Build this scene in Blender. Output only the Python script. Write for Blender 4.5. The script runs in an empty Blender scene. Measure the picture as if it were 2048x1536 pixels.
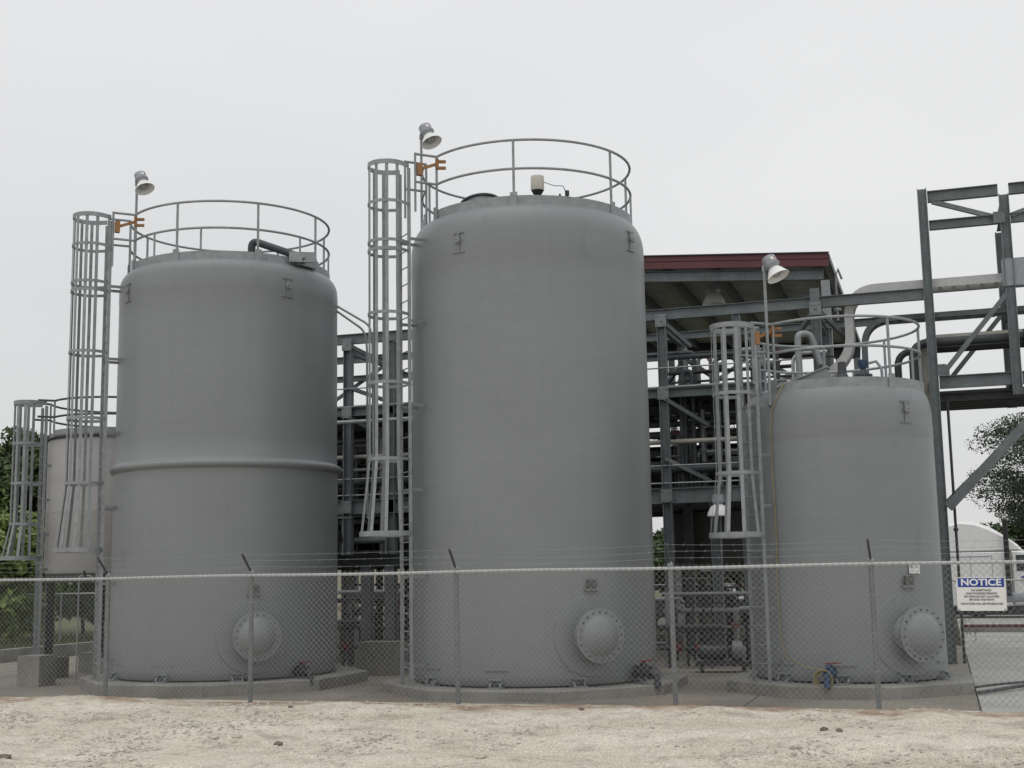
import bpy, math, random
import numpy as np
from mathutils import Vector, Matrix
random.seed(7); rng = np.random.default_rng(7)
R = math.radians
scn = bpy.context.scene
COL = scn.collection

# ------------------------------------------------------------------ camera
CAM = Vector((7.07, -22.83, 1.84))
PITCH, ROLL, YAW = R(8.36), R(1.0), R(18.0)
fw = Vector((-math.sin(YAW)*math.cos(PITCH), math.cos(YAW)*math.cos(PITCH), math.sin(PITCH)))
rt = Vector((math.cos(YAW), math.sin(YAW), 0.0)); up = rt.cross(fw)
rt2 = math.cos(ROLL)*rt - math.sin(ROLL)*up; up2 = math.sin(ROLL)*rt + math.cos(ROLL)*up
cam = bpy.data.cameras.new('camera'); cam.sensor_width = 36.0; cam.lens = 36*2600/2048
cam.clip_start = 0.1; cam.clip_end = 3000
camo = bpy.data.objects.new('camera', cam); COL.objects.link(camo)
camo.matrix_world = Matrix(((rt2.x, up2.x, -fw.x, CAM.x), (rt2.y, up2.y, -fw.y, CAM.y), (rt2.z, up2.z, -fw.z, CAM.z), (0, 0, 0, 1)))
scn.camera = camo
scn.view_settings.view_transform = 'Standard'; scn.view_settings.look = 'None'
scn.view_settings.gamma = 1.0; scn.view_settings.exposure = 0.0
scn.render.resolution_x = 1024; scn.render.resolution_y = 768

# ------------------------------------------------------------------ overcast sky + soft sun
SUN_EL, SUN_AZ = R(70), R(262)          # azimuth measured from +X, counter-clockwise
w = bpy.data.worlds.new('World'); scn.world = w; w.use_nodes = True
nt = w.node_tree; N = nt.nodes; L = nt.links
for n in list(N): N.remove(n)
out = N.new('ShaderNodeOutputWorld'); bg = N.new('ShaderNodeBackground'); L.new(bg.outputs[0], out.inputs[0])
sky = N.new('ShaderNodeTexSky'); sky.sky_type = 'NISHITA'; sky.sun_disc = False
sky.sun_elevation = SUN_EL; sky.sun_rotation = math.pi/2 - SUN_AZ
tc = N.new('ShaderNodeTexCoord')
nz = N.new('ShaderNodeTexNoise'); nz.inputs['Scale'].default_value = 1.3; nz.inputs['Detail'].default_value = 3; nz.inputs['Roughness'].default_value = .45
mp = N.new('ShaderNodeMapping'); mp.inputs['Scale'].default_value = (1, 1, 2.2); L.new(tc.outputs['Generated'], mp.inputs[0]); L.new(mp.outputs[0], nz.inputs['Vector'])
rp = N.new('ShaderNodeValToRGB'); rp.color_ramp.elements[0].position = .28; rp.color_ramp.elements[0].color = (6.9, 6.92, 6.95, 1)
rp.color_ramp.elements[1].position = .74; rp.color_ramp.elements[1].color = (8.5, 8.47, 8.42, 1)
L.new(nz.outputs[0], rp.inputs[0])
mx = N.new('ShaderNodeMix'); mx.data_type = 'RGBA'; mx.inputs[0].default_value = .93
L.new(sky.outputs[0], mx.inputs[6]); L.new(rp.outputs[0], mx.inputs[7])
sp_ = N.new('ShaderNodeSeparateXYZ'); L.new(tc.outputs['Generated'], sp_.inputs[0])
el = N.new('ShaderNodeMapRange'); el.inputs[1].default_value = 0; el.inputs[2].default_value = 1; el.inputs[3].default_value = .88; el.inputs[4].default_value = 1.42; L.new(sp_.outputs[2], el.inputs[0])
sc_ = N.new('ShaderNodeVectorMath'); sc_.operation = 'SCALE'; L.new(mx.outputs[2], sc_.inputs[0]); L.new(el.outputs[0], sc_.inputs['Scale'])
L.new(sc_.outputs[0], bg.inputs[0]); bg.inputs[1].default_value = .1
sl = bpy.data.lights.new('sun', 'SUN'); sl.energy = .5; sl.angle = R(45); sl.color = (1, .975, .94)
so = bpy.data.objects.new('sun', sl); COL.objects.link(so); so.location = (0, -20, 40)
sd = Vector((math.cos(SUN_AZ)*math.cos(SUN_EL), math.sin(SUN_AZ)*math.cos(SUN_EL), math.sin(SUN_EL)))
so.rotation_euler = sd.to_track_quat('Z', 'Y').to_euler()

# ------------------------------------------------------------------ materials
def mat(name, col, rough=.6, metal=0.0, var=.12, scale=3.0, bump=0.0, bscale=40.0, stretch=(1, 1, 1), col2=None, v2=0.0, s2=30.0, tint=None):
    m = bpy.data.materials.new(name); m.use_nodes = True
    t = m.node_tree; nn = t.nodes; b = nn['Principled BSDF']
    b.inputs['Roughness'].default_value = rough; b.inputs['Metallic'].default_value = metal
    tcn = nn.new('ShaderNodeTexCoord'); mpn = nn.new('ShaderNodeMapping'); mpn.inputs['Scale'].default_value = stretch
    t.links.new(tcn.outputs['Object'], mpn.inputs[0])
    n1 = nn.new('ShaderNodeTexNoise'); n1.inputs['Scale'].default_value = scale; n1.inputs['Detail'].default_value = 6; n1.inputs['Roughness'].default_value = .62
    t.links.new(mpn.outputs[0], n1.inputs['Vector'])
    r1 = nn.new('ShaderNodeValToRGB'); e = r1.color_ramp.elements
    e[0].position = .3; e[1].position = .7
    lo = col2 if col2 else tuple(c*(1-var) for c in col); hi = col if col2 else tuple(min(1, c*(1+var)) for c in col)
    e[0].color = (*lo, 1); e[1].color = (*hi, 1)
    t.links.new(n1.outputs[0], r1.inputs[0]); last = r1.outputs[0]
    if v2 > 0:
        n2 = nn.new('ShaderNodeTexNoise'); n2.inputs['Scale'].default_value = s2; n2.inputs['Detail'].default_value = 3
        t.links.new(tcn.outputs['Object'], n2.inputs['Vector'])
        mr = nn.new('ShaderNodeMapRange'); mr.inputs[1].default_value = .3; mr.inputs[2].default_value = .7
        mr.inputs[3].default_value = 1-v2; mr.inputs[4].default_value = 1+v2; t.links.new(n2.outputs[0], mr.inputs[0])
        vm = nn.new('ShaderNodeVectorMath'); vm.operation = 'SCALE'; t.links.new(last, vm.inputs[0]); t.links.new(mr.outputs[0], vm.inputs['Scale']); last = vm.outputs[0]
    t.links.new(last, b.inputs['Base Color'])
    if bump > 0:
        n3 = nn.new('ShaderNodeTexNoise'); n3.inputs['Scale'].default_value = bscale; n3.inputs['Detail'].default_value = 5
        t.links.new(mpn.outputs[0], n3.inputs['Vector'])
        bp = nn.new('ShaderNodeBump'); bp.inputs['Strength'].default_value = bump; bp.inputs['Distance'].default_value = .02
        t.links.new(n3.outputs[0], bp.inputs['Height']); t.links.new(bp.outputs[0], b.inputs['Normal'])
    return m

M = {}
def frpmat(name, c, rough):
    m = bpy.data.materials.new(name); m.use_nodes = True; t = m.node_tree; nn = t.nodes; b = nn['Principled BSDF']; b.inputs['Roughness'].default_value = rough
    tcn = nn.new('ShaderNodeTexCoord')
    def nz_(st, sc, det, p0, p1, v0, v1):
        mpn = nn.new('ShaderNodeMapping'); mpn.inputs['Scale'].default_value = st; t.links.new(tcn.outputs['Object'], mpn.inputs[0])
        n = nn.new('ShaderNodeTexNoise'); n.inputs['Scale'].default_value = sc; n.inputs['Detail'].default_value = det; n.inputs['Roughness'].default_value = .6; t.links.new(mpn.outputs[0], n.inputs[0])
        q = nn.new('ShaderNodeMapRange'); q.inputs[1].default_value = p0; q.inputs[2].default_value = p1; q.inputs[3].default_value = v0; q.inputs[4].default_value = v1; t.links.new(n.outputs[0], q.inputs[0]); return q.outputs[0], n.outputs[0]
    fac = None
    for a in (((.5, .5, .5), 1.1, 4, .3, .7, .95, 1.045), ((1, 1, 18), 1.0, 6, .3, .7, .965, 1.03), ((5.5, 5.5, .13), 1.0, 5, .5, .72, 1.0, .965), ((1, 1, 1), 55, 2, .3, .7, .965, 1.035), ((1.2, 1.2, .5), 2.4, 6, .62, .74, 1.0, .9)):
        o_ = nz_(*a)[0]
        if fac is None: fac = o_
        else:
            x = nn.new('ShaderNodeMath'); x.operation = 'MULTIPLY'; t.links.new(fac, x.inputs[0]); t.links.new(o_, x.inputs[1]); fac = x.outputs[0]
    vm = nn.new('ShaderNodeVectorMath'); vm.operation = 'SCALE'; vm.inputs[0].default_value = c; t.links.new(fac, vm.inputs['Scale']); t.links.new(vm.outputs[0], b.inputs['Base Color'])
    bp = nn.new('ShaderNodeBump'); bp.inputs['Strength'].default_value = .1; bp.inputs['Distance'].default_value = .02
    t.links.new(nz_((1.4, 1.4, 13), 2.2, 5, 0, 1, 0, 1)[1], bp.inputs['Height']); t.links.new(bp.outputs[0], b.inputs['Normal']); return m
M['frp'] = frpmat('grey_fibreglass', (.226, .2415, .248), .42)
M['frp_pale'] = mat('pale_fibreglass', (.36, .355, .35), .6, 0, .07, 1.0, .1, 3, (1, 1, 4), v2=.03)
M['galv'] = mat('galvanized_steel', (.275, .295, .303), .5, .25, .2, 7, .05, 60)
M['steel'] = mat('structural_steel', (.18, .205, .212), .55, .15, .2, 2.2, .06, 30, col2=(.11, .128, .13), v2=.14, s2=16)
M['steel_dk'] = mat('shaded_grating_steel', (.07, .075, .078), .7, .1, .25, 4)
M['conc'] = mat('concrete', (.3, .295, .27), .9, 0, .2, 1.3, .25, 30, col2=(.17, .165, .145), v2=.1, s2=18)
M['conc_dk'] = mat('weathered_concrete', (.21, .205, .185), .9, 0, .2, 1.8, .25, 30, v2=.1, s2=16)
M['slab'] = mat('floor_concrete', (.27, .245, .2), .9, 0, .2, .55, .2, 25, col2=(.15, .138, .115), v2=.1, s2=10)
M['paving'] = mat('pale_paving', (.42, .415, .39), .9, 0, .1, .7, .1, 20, col2=(.3, .295, .275), v2=.05)
M['red'] = mat('red_fascia_metal', (.12, .032, .036), .5, 0, .15, 2)
M['roof'] = mat('roof_sheet', (.33, .325, .315), .6, .2, .2, 1.5)
M['white'] = mat('white_enamel', (.8, .8, .79), .35, 0, .04, 5)
M['lampgrey'] = mat('lamp_housing_grey', (.3, .32, .35), .5, .2, .1, 12)
M['glass'] = mat('lamp_glass', (.42, .44, .43), .15, 0, .2, 30)
M['black'] = mat('black_rubber', (.02, .02, .022), .6, 0, .2, 8)
M['dark'] = mat('dark_pipe_paint', (.055, .06, .066), .5, .1, .25, 6)
M['pipe'] = mat('grey_pipe', (.2, .21, .215), .5, .2, .2, 5)
M['tan'] = mat('insulation_jacket', (.36, .34, .3), .6, .1, .15, 4)
M['alu'] = mat('aluminium_tray', (.48, .48, .475), .45, .35, .1, 6)
M['orange'] = mat('orange_paint', (.3, .145, .05), .5, 0, .12, 10)
M['yellow'] = mat('yellow_hose', (.27, .23, .1), .6, 0, .15, 12)
M['blue'] = mat('blue_paint', (.03, .065, .13), .5, 0, .15, 8)
M['redp'] = mat('red_handle_paint', (.2, .028, .026), .55, 0, .15, 8)
M['beige'] = mat('beige_plastic', (.55, .53, .46), .6, 0, .06, 8)
M['zinc'] = mat('sky_lit_zinc_rail', (.52, .53, .53), .4, .15, .08, 9)  # paler zinc; the sky's highlight on the rail is put into the colour
M['post'] = mat('weathered_post_zinc', (.21, .225, .228), .5, .2, .2, 9)
M['wire'] = mat('mesh_wire_zinc', (.33, .34, .335), .45, .2, .15, 20)
M['signblue'] = mat('sign_blue', (.015, .06, .3), .4, 0, .05, 8)
M['signwhite'] = mat('sign_white', (.78, .78, .76), .4, 0, .04, 8)
M['ink'] = mat('sign_ink', (.03, .035, .05), .5, 0, .05, 8)
M['plate'] = mat('nameplate_metal', (.12, .12, .115), .4, .4, .3, 14)
M['cream'] = mat('cream_wall', (.5, .46, .35), .8, 0, .06, 1)
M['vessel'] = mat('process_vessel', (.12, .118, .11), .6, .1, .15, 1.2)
M['winglass'] = mat('window_glass', (.03, .04, .045), .08, 0, .2, 3)
M['bark'] = mat('bark', (.09, .07, .055), .9, 0, .3, 6, .4, 20)
M['rock'] = mat('limestone', (.5, .46, .395), .9, 0, .34, 2.2, .2, 30)
M['darkrock'] = mat('dark_stone', (.15, .125, .105), .9, 0, .35, 6)

def leafmat(name, a, b):
    m = mat(name, b, .65, 0, .1, .9, col2=a); bs = m.node_tree.nodes['Principled BSDF']
    bs.inputs['Subsurface Weight'].default_value = 0
    return m
M['leaf_dk'] = leafmat('dark_leaves', (.03, .055, .02), (.085, .13, .042))
M['leaf_md'] = leafmat('green_leaves', (.05, .085, .024), (.14, .2, .05))
M['leaf_br'] = leafmat('bright_leaves', (.08, .12, .028), (.2, .27, .06))
M['needle'] = leafmat('pine_needles', (.028, .042, .03), (.075, .1, .06))
M['blade'] = leafmat('grass_blades', (.07, .075, .035), (.16, .165, .075))

def groundmat():
    m = bpy.data.materials.new('gravel_and_soil'); m.use_nodes = True; t = m.node_tree; nn = t.nodes; b = nn['Principled BSDF']
    b.inputs['Roughness'].default_value = .95; b.inputs['Specular IOR Level'].default_value = .15
    tcn = nn.new('ShaderNodeTexCoord'); ob = tcn.outputs['Object']
    def noise(sc, det, rg=.6, st=None):
        n = nn.new('ShaderNodeTexNoise'); n.inputs['Scale'].default_value = sc; n.inputs['Detail'].default_value = det; n.inputs['Roughness'].default_value = rg
        if st:
            mpn = nn.new('ShaderNodeMapping'); mpn.inputs['Scale'].default_value = st; t.links.new(ob, mpn.inputs[0]); t.links.new(mpn.outputs[0], n.inputs[0])
        else: t.links.new(ob, n.inputs[0])
        return n.outputs[0]
    def ramp(src, p0, c0, p1, c1):
        r = nn.new('ShaderNodeValToRGB'); e = r.color_ramp.elements; e[0].position = p0; e[0].color = (*c0, 1); e[1].position = p1; e[1].color = (*c1, 1)
        t.links.new(src, r.inputs[0]); return r.outputs[0]
    def mix(f, a, bb, mode='MIX'):
        x = nn.new('ShaderNodeMix'); x.data_type = 'RGBA'; x.blend_type = mode
        if isinstance(f, float): x.inputs[0].default_value = f
        else: t.links.new(f, x.inputs[0])
        t.links.new(a, x.inputs[6]); t.links.new(bb, x.inputs[7]); return x.outputs[2]
    base = ramp(noise(.55, 5, .6, (1, 2.2, 1)), .3, (.585, .545, .47), .68, (.76, .725, .65))
    patch = ramp(noise(2.1, 6, .65, (1, 1.6, 1)), .34, (.68, .655, .63), .5, (1.04, 1.03, 1.01))
    fine = ramp(noise(34, 4, .7), .3, (.6, .575, .55), .66, (1.2, 1.2, 1.2))
    vo = nn.new('ShaderNodeTexVoronoi'); vo.inputs['Scale'].default_value = 26; t.links.new(ob, vo.inputs['Vector'])
    sp = ramp(vo.outputs['Distance'], .05, (1.12, 1.11, 1.1), .55, (.82, .8, .78))
    g = mix(1.0, mix(.8, base, patch, 'MULTIPLY'), fine, 'MULTIPLY'); g = mix(.7, g, sp, 'MULTIPLY')
    # reddish clay showing through along the fence and in tyre tracks near the road
    sep = nn.new('ShaderNodeSeparateXYZ'); t.links.new(ob, sep.inputs[0])
    wob = nn.new('ShaderNodeMath'); wob.operation = 'MULTIPLY_ADD'; wob.inputs[1].default_value = 2.0
    t.links.new(noise(.8, 4), wob.inputs[0]); t.links.new(sep.outputs[1], wob.inputs[2])
    def band(c, hw, soft):
        d = nn.new('ShaderNodeMath'); d.operation = 'SUBTRACT'; d.inputs[1].default_value = c; t.links.new(wob.outputs[0], d.inputs[0])
        a = nn.new('ShaderNodeMath'); a.operation = 'ABSOLUTE'; t.links.new(d.outputs[0], a.inputs[0])
        r = nn.new('ShaderNodeMapRange'); r.inputs[1].default_value = hw; r.inputs[2].default_value = hw+soft; r.inputs[3].default_value = 1; r.inputs[4].default_value = 0
        t.links.new(a.outputs[0], r.inputs[0]); return r.outputs[0]
    soil = ramp(noise(7, 6, .7), .3, (.24, .165, .115), .7, (.42, .31, .23))
    brk = ramp(noise(1.1, 5, .7), .38, (.1,)*3, .56, (1,)*3)
    bm = nn.new('ShaderNodeMath'); bm.operation = 'MULTIPLY'; t.links.new(band(-3.85, .5, .35), bm.inputs[0]); t.links.new(brk, bm.inputs[1])
    g = mix(bm.outputs[0], g, soil)
    tr = nn.new('ShaderNodeMath'); tr.operation = 'MULTIPLY'; t.links.new(band(-10.0, .25, .5), tr.inputs[0]); tr.inputs[1].default_value = .45
    g = mix(tr.outputs[0], g, soil)
    t.links.new(g, b.inputs['Base Color'])
    bp = nn.new('ShaderNodeBump'); bp.inputs['Strength'].default_value = .6; bp.inputs['Distance'].default_value = .025
    t.links.new(noise(30, 5, .7), bp.inputs['Height']); t.links.new(bp.outputs[0], b.inputs['Normal'])
    return m
M['gravel'] = groundmat()
M['grass'] = mat('rough_grass', (.13, .135, .06), .95, 0, .3, .35, .4, 18, col2=(.065, .075, .032), v2=.25, s2=6)

# ------------------------------------------------------------------ mesh helpers
class MB:
    def __init__(s): s.v = []; s.f = []; s.sm = []
    def add(s, vs, fs, smooth=False):
        o = len(s.v); s.v.extend([tuple(v) for v in vs]); s.f.extend([tuple(i+o for i in f) for f in fs]); s.sm.extend([smooth]*len(fs)); return s
    def box(s, c, d, rz=0.0, mx=None):
        hx, hy, hz = d[0]/2, d[1]/2, d[2]/2
        vs = [Vector((x, y, z)) for x in (-hx, hx) for y in (-hy, hy) for z in (-hz, hz)]
        m = mx if mx else Matrix.Rotation(rz, 3, 'Z')
        return s.add([m @ v + Vector(c) for v in vs], [(0, 1, 3, 2), (4, 6, 7, 5), (0, 4, 5, 1), (2, 3, 7, 6), (0, 2, 6, 4), (1, 5, 7, 3)])
    def frame(s, p, q, roll=None):
        p, q = Vector(p), Vector(q); d = (q-p).normalized()
        u = Vector((0, 0, 1)) if abs(d.z) < .9 else Vector((0, 1, 0))
        if roll is not None: u = Vector(roll)
        a = d.cross(u).normalized(); b = a.cross(d).normalized(); return p, q, a, b
    def bar(s, p, q, wd, h, roll=None):
        p, q, a, b = s.frame(p, q, roll)
        vs = [e + a*x*wd/2 + b*y*h/2 for e in (p, q) for x, y in ((-1, -1), (1, -1), (1, 1), (-1, 1))]
        return s.add(vs, [(0, 1, 2, 3), (7, 6, 5, 4), (0, 4, 5, 1), (1, 5, 6, 2), (2, 6, 7, 3), (3, 7, 4, 0)])
    def ibeam(s, p, q, d=.25, bf=.15, tf=.014, tw=.012, roll=None):
        p, q, a, b = s.frame(p, q, roll)
        for k in (-1, 1):
            o = b*k*(d/2-tf/2); s.bar(p+o, q+o, bf, tf, b)
        return s.bar(p, q, tw, d-2*tf-.002, b)
    def tube(s, pts, r, n=8, closed=False, caps=True):
        pts = [Vector(p) for p in pts]; m = len(pts); rings = []
        rr = r if isinstance(r, (list, tuple)) else [r]*m
        t0 = (pts[1]-pts[0]).normalized(); ref = Vector((0, 0, 1)) if abs(t0.z) < .9 else Vector((1, 0, 0))
        a = t0.cross(ref).normalized()
        for i in range(m):
            if closed: t = (pts[(i+1) % m]-pts[i-1]).normalized()
            else: t = (pts[min(i+1, m-1)]-pts[max(i-1, 0)]).normalized()
            a = (a - t*a.dot(t)).normalized(); b = t.cross(a)
            rings.append([pts[i] + (a*math.cos(2*math.pi*k/n)+b*math.sin(2*math.pi*k/n))*rr[i] for k in range(n)])
        vs = [v for rg in rings for v in rg]; fs = []
        for i in range(m if closed else m-1):
            j = (i+1) % m
            for k in range(n): fs.append((i*n+k, i*n+(k+1) % n, j*n+(k+1) % n, j*n+k))
        s.add(vs, fs, True)
        if caps and not closed:
            s.add(rings[0], [tuple(range(n))[::-1]]); s.add(rings[-1], [tuple(range(n))])
        return s
    def lathe(s, prof, n, o=(0, 0, 0), mx=None, cap0=False, cap1=False, smooth=True):
        o = Vector(o); vs = []; fs = []
        for r, z in prof:
            for k in range(n):
                t = 2*math.pi*k/n; v = Vector((r*math.cos(t), r*math.sin(t), z)); vs.append((mx @ v if mx else v)+o)
        for i in range(len(prof)-1):
            for k in range(n): fs.append((i*n+k, i*n+(k+1) % n, (i+1)*n+(k+1) % n, (i+1)*n+k))
        s.add(vs, fs, smooth)
        if cap0: s.add(vs[:n], [tuple(range(n))[::-1]])
        if cap1: s.add(vs[-n:], [tuple(range(n))])
        return s
    def ribbon(s, pts, h, th, closed=False):
        """flat bar bent along a path lying in a horizontal plane: h tall, th thick"""
        pts = [Vector(p) for p in pts]; m = len(pts); vs = []; fs = []
        for i in range(m):
            t = (pts[(i+1) % m]-pts[i-1]) if closed else (pts[min(i+1, m-1)]-pts[max(i-1, 0)])
            t.z = 0; t.normalize(); nr = Vector((t.y, -t.x, 0))
            for k, e in ((-1, -1), (1, -1), (1, 1), (-1, 1)): vs.append(pts[i]+nr*k*th/2+Vector((0, 0, e*h/2)))
        for i in range(m if closed else m-1):
            j = (i+1) % m
            for k in range(4): fs.append((i*4+k, i*4+(k+1) % 4, j*4+(k+1) % 4, j*4+k))
        if not closed: fs += [(3, 2, 1, 0), tuple((m-1)*4+k for k in range(4))]
        return s.add(vs, fs)
    def prism(s, poly, z0, z1, o=(0, 0, 0), mx=None):
        n = len(poly); o = Vector(o)
        vs = [Vector((x, y, z)) for z in (z0, z1) for x, y in poly]
        vs = [(mx @ v if mx else v)+o for v in vs]
        return s.add(vs, [tuple(range(n))[::-1], tuple(range(n, 2*n))]+[(i, (i+1) % n, n+(i+1) % n, n+i) for i in range(n)])
    def mesh(s, name, m, off=(0, 0, 0), sharp=35):
        me = bpy.data.meshes.new(name); ox, oy, oz = off
        me.from_pydata([(x-ox, y-oy, z-oz) for x, y, z in s.v], [], s.f)
        me.polygons.foreach_set('use_smooth', s.sm); me.materials.append(M[m] if isinstance(m, str) else m)
        if any(s.sm): me.set_sharp_from_angle(angle=R(sharp))
        me.update(); return me
    def build(s, name, m, parent=None, at=None):
        """world-space geometry -> one object; its origin sits at its thing's base"""
        off = wloc(parent) if parent else Vector(at if at else (0, 0, 0))
        o = bpy.data.objects.new(name, s.mesh(name, m, off)); COL.objects.link(o)
        if parent: o.parent = parent
        else: o.location = off
        return o
def wloc(o):
    v = Vector((0, 0, 0))
    while o: v += o.location; o = o.parent
    return v
def thing(name, label, cat, loc, group=None):
    o = bpy.data.objects.new(name, None); COL.objects.link(o); o.location = loc; o.empty_display_size = .2
    tag(o, label, cat, group); return o
def tag(o, label, cat, group=None):
    o['label'] = label; o['category'] = cat
    if group: o['group'] = group
    return o
def struct(o): o['kind'] = 'structure'; return o
def inst(name, me, parent, loc, rot=None):
    o = bpy.data.objects.new(name, me); COL.objects.link(o); o.parent = parent
    o.location = Vector(loc)-wloc(parent)
    if rot is not None: o.rotation_euler = rot
    return o
def dirv(th): return Vector((math.cos(R(th)), math.sin(R(th)), 0))
def arc(c, r, a0, a1, z, n): return [Vector((c[0]+r*math.cos(R(a0+(a1-a0)*i/n)), c[1]+r*math.sin(R(a0+(a1-a0)*i/n)), z)) for i in range(n+1)]
def zto(d): return Vector((0, 0, 1)).rotation_difference(Vector(d).normalized()).to_matrix()
def bend(pts, r, n=6):
    """polyline with rounded corners"""
    pts = [Vector(p) for p in pts]; o = [pts[0]]
    for i in range(1, len(pts)-1):
        a, b, c = pts[i-1], pts[i], pts[i+1]; u = (a-b).normalized(); v = (c-b).normalized()
        k = min(r, (a-b).length*.45, (c-b).length*.45)
        for j in range(n+1):
            t = j/n; o.append((b+u*k)*(1-t)**2+b*2*t*(1-t)+(b+v*k)*t*t)
    return o+[pts[-1]]

# value noise for terrain
_tab = rng.random((256, 256))
def vnoise(x, y):
    xi = np.floor(x).astype(int); yi = np.floor(y).astype(int); fx = x-xi; fy = y-yi
    fx = fx*fx*(3-2*fx); fy = fy*fy*(3-2*fy); g = lambda a, b: _tab[a & 255, b & 255]
    return (g(xi, yi)*(1-fx)+g(xi+1, yi)*fx)*(1-fy)+(g(xi, yi+1)*(1-fx)+g(xi+1, yi+1)*fx)*fy
def fbm(x, y, sc, oc=4, gain=.5):
    v = 0; a = 1.0; t = 0
    for i in range(oc): v = v+a*vnoise(x*sc+17.3*i, y*sc+9.1*i); t += a; a *= gain; sc *= 2.03
    return v/t

# ================================================================== setting: ground
FENCE_Y = -4.75; FLOOR = -.17
def hgt(x, y):
    x = np.asarray(x, float); y = np.asarray(y, float)
    d = -(y-FENCE_Y)                      # metres in front of the fence
    s = np.clip((d-.9)/3.4, 0, 1); s = s*s*(3-2*s)
    h = -.30*s + .10*np.exp(-((d-.75-1.1*(fbm(x, y*0, .35, 2)-.5))/.62)**2)*(fbm(x, y, .55, 3)*1.5-.25)
    h = h + .15*(fbm(x, y, .55, 3)-.5)*np.clip(d/2, 0.15, 1)*np.clip(1.6-s, .45, 1) + .085*(fbm(x, y, 1.9, 4, .6)-.5)*np.clip(d+.6, .2, 1) + .026*(fbm(x, y, 9, 3, .65)-.5)
    for c_, w_, a_ in ((4.3, .16, .05), (4.75, .12, .03), (5.9, .2, .045), (6.35, .12, .03)):
        h = h-a_*np.exp(-((d-c_-.5*(fbm(x, y*0+c_, .22, 2)-.5))/w_)**2)*(.4+fbm(x, y, .5, 2))+.5*a_*np.exp(-((d-c_-w_*1.9-.5*(fbm(x, y*0+c_, .22, 2)-.5))/w_)**2)
    inner = np.clip((y-FENCE_Y)/.8, 0, 1); h = h*(1-inner*.7)-.165*inner
    return h
def grid_mesh(xs, ys, zf):
    X, Y = np.meshgrid(xs, ys); Z = zf(X, Y); nx, ny = len(xs), len(ys)
    v = np.stack([X.ravel(), Y.ravel(), Z.ravel()], 1)
    i = np.arange(ny-1)[:, None]*nx+np.arange(nx-1)[None, :]; i = i.ravel()
    return v, np.stack([i, i+1, i+nx+1, i+nx], 1)
def np_obj(name, v, f, m, smooth=True, parent=None, off=(0, 0, 0)):
    me = bpy.data.meshes.new(name); me.from_pydata((np.asarray(v)-np.array(off)).tolist(), [], f.tolist() if hasattr(f, 'tolist') else f)
    me.polygons.foreach_set('use_smooth', [smooth]*len(me.polygons)); me.materials.append(M[m]); me.update()
    o = bpy.data.objects.new(name, me); COL.objects.link(o)
    if parent: o.parent = parent
    return o
# wide grassland to the horizon (its rise in the distance keeps the sky line closed)
gx = np.concatenate([-np.geomspace(1500, 30, 26), np.linspace(-28, 40, 35), np.geomspace(42, 1500, 26)])
gy = np.concatenate([[-300, -120, -60], np.linspace(-30, 60, 46), np.geomspace(63, 1800, 26)])
v, f = grid_mesh(gx, gy, lambda x, y: -.42+.12*(fbm(x, y, .12, 3)-.5)*np.clip((np.abs(y)-16)/10, 0, 1))
struct(np_obj('ground', v, f, 'grass'))
# gravel apron and road in front of the fence
xs = np.concatenate([np.linspace(-40, -10.2, 30), np.arange(-10, 10.6, .05), np.linspace(10.8, 40, 30)])
ys = np.concatenate([np.linspace(-60, -13.2, 24), np.arange(-13, -2.95, .045)])
def hroad(x, y):
    h = hgt(x, y); far = np.clip((-y-14)/30, 0, 1); return h*(1-far)-.30*far
v, f = grid_mesh(xs, ys, hroad); struct(np_obj('gravel_road', v, f, 'gravel'))
# stones lying in the gravel
ico = []
t = (1+5**.5)/2
IV = np.array([(-1, t, 0), (1, t, 0), (-1, -t, 0), (1, -t, 0), (0, -1, t), (0, 1, t), (0, -1, -t), (0, 1, -t), (t, 0, -1), (t, 0, 1), (-t, 0, -1), (-t, 0, 1)])/1.902
IF = np.array([(0, 11, 5), (0, 5, 1), (0, 1, 7), (0, 7, 10), (0, 10, 11), (1, 5, 9), (5, 11, 4), (11, 10, 2), (10, 7, 6), (7, 1, 8), (3, 9, 4), (3, 4, 2), (3, 2, 6), (3, 6, 8), (3, 8, 9), (4, 9, 5), (2, 4, 11), (6, 2, 10), (8, 6, 7), (9, 8, 1)])
def stones(n, x0, x1, y0, y1, s0, s1, thr):
    px = rng.uniform(x0, x1, n*6); py = rng.uniform(y0, y1, n*6)
    d = fbm(px, py*1.5, .7, 4, .6); k = d > thr+rng.normal(0, .06, n*6); px, py = px[k][:n], py[k][:n]; n = len(px)
    sz = s0+(s1-s0)*rng.random(n)**3
    hz = hroad(px, py); V = []
    for i in range(n):
        a = rng.uniform(0, 6.28); c, s_ = math.cos(a), math.sin(a)
        p = IV*rng.uniform(.75, 1.2, (12, 1))*np.array([1, rng.uniform(.6, 1), rng.uniform(.4, .75)])*sz[i]
        V.append(np.c_[p[:, 0]*c-p[:, 1]*s_+px[i], p[:, 0]*s_+p[:, 1]*c+py[i], p[:, 2]+hz[i]+sz[i]*.12])
    return np.concatenate(V), (IF[None]+12*np.arange(n)[:, None, None]).reshape(-1, 3)
v, f = stones(9000, -8.5, 9.2, -12.4, -4.6, .006, .038, .6)
o = np_obj('gravel_stones', v, f, 'rock', False); o['kind'] = 'stuff'; tag(o, 'loose pale limestone chips scattered over the gravel apron', 'gravel')
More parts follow.
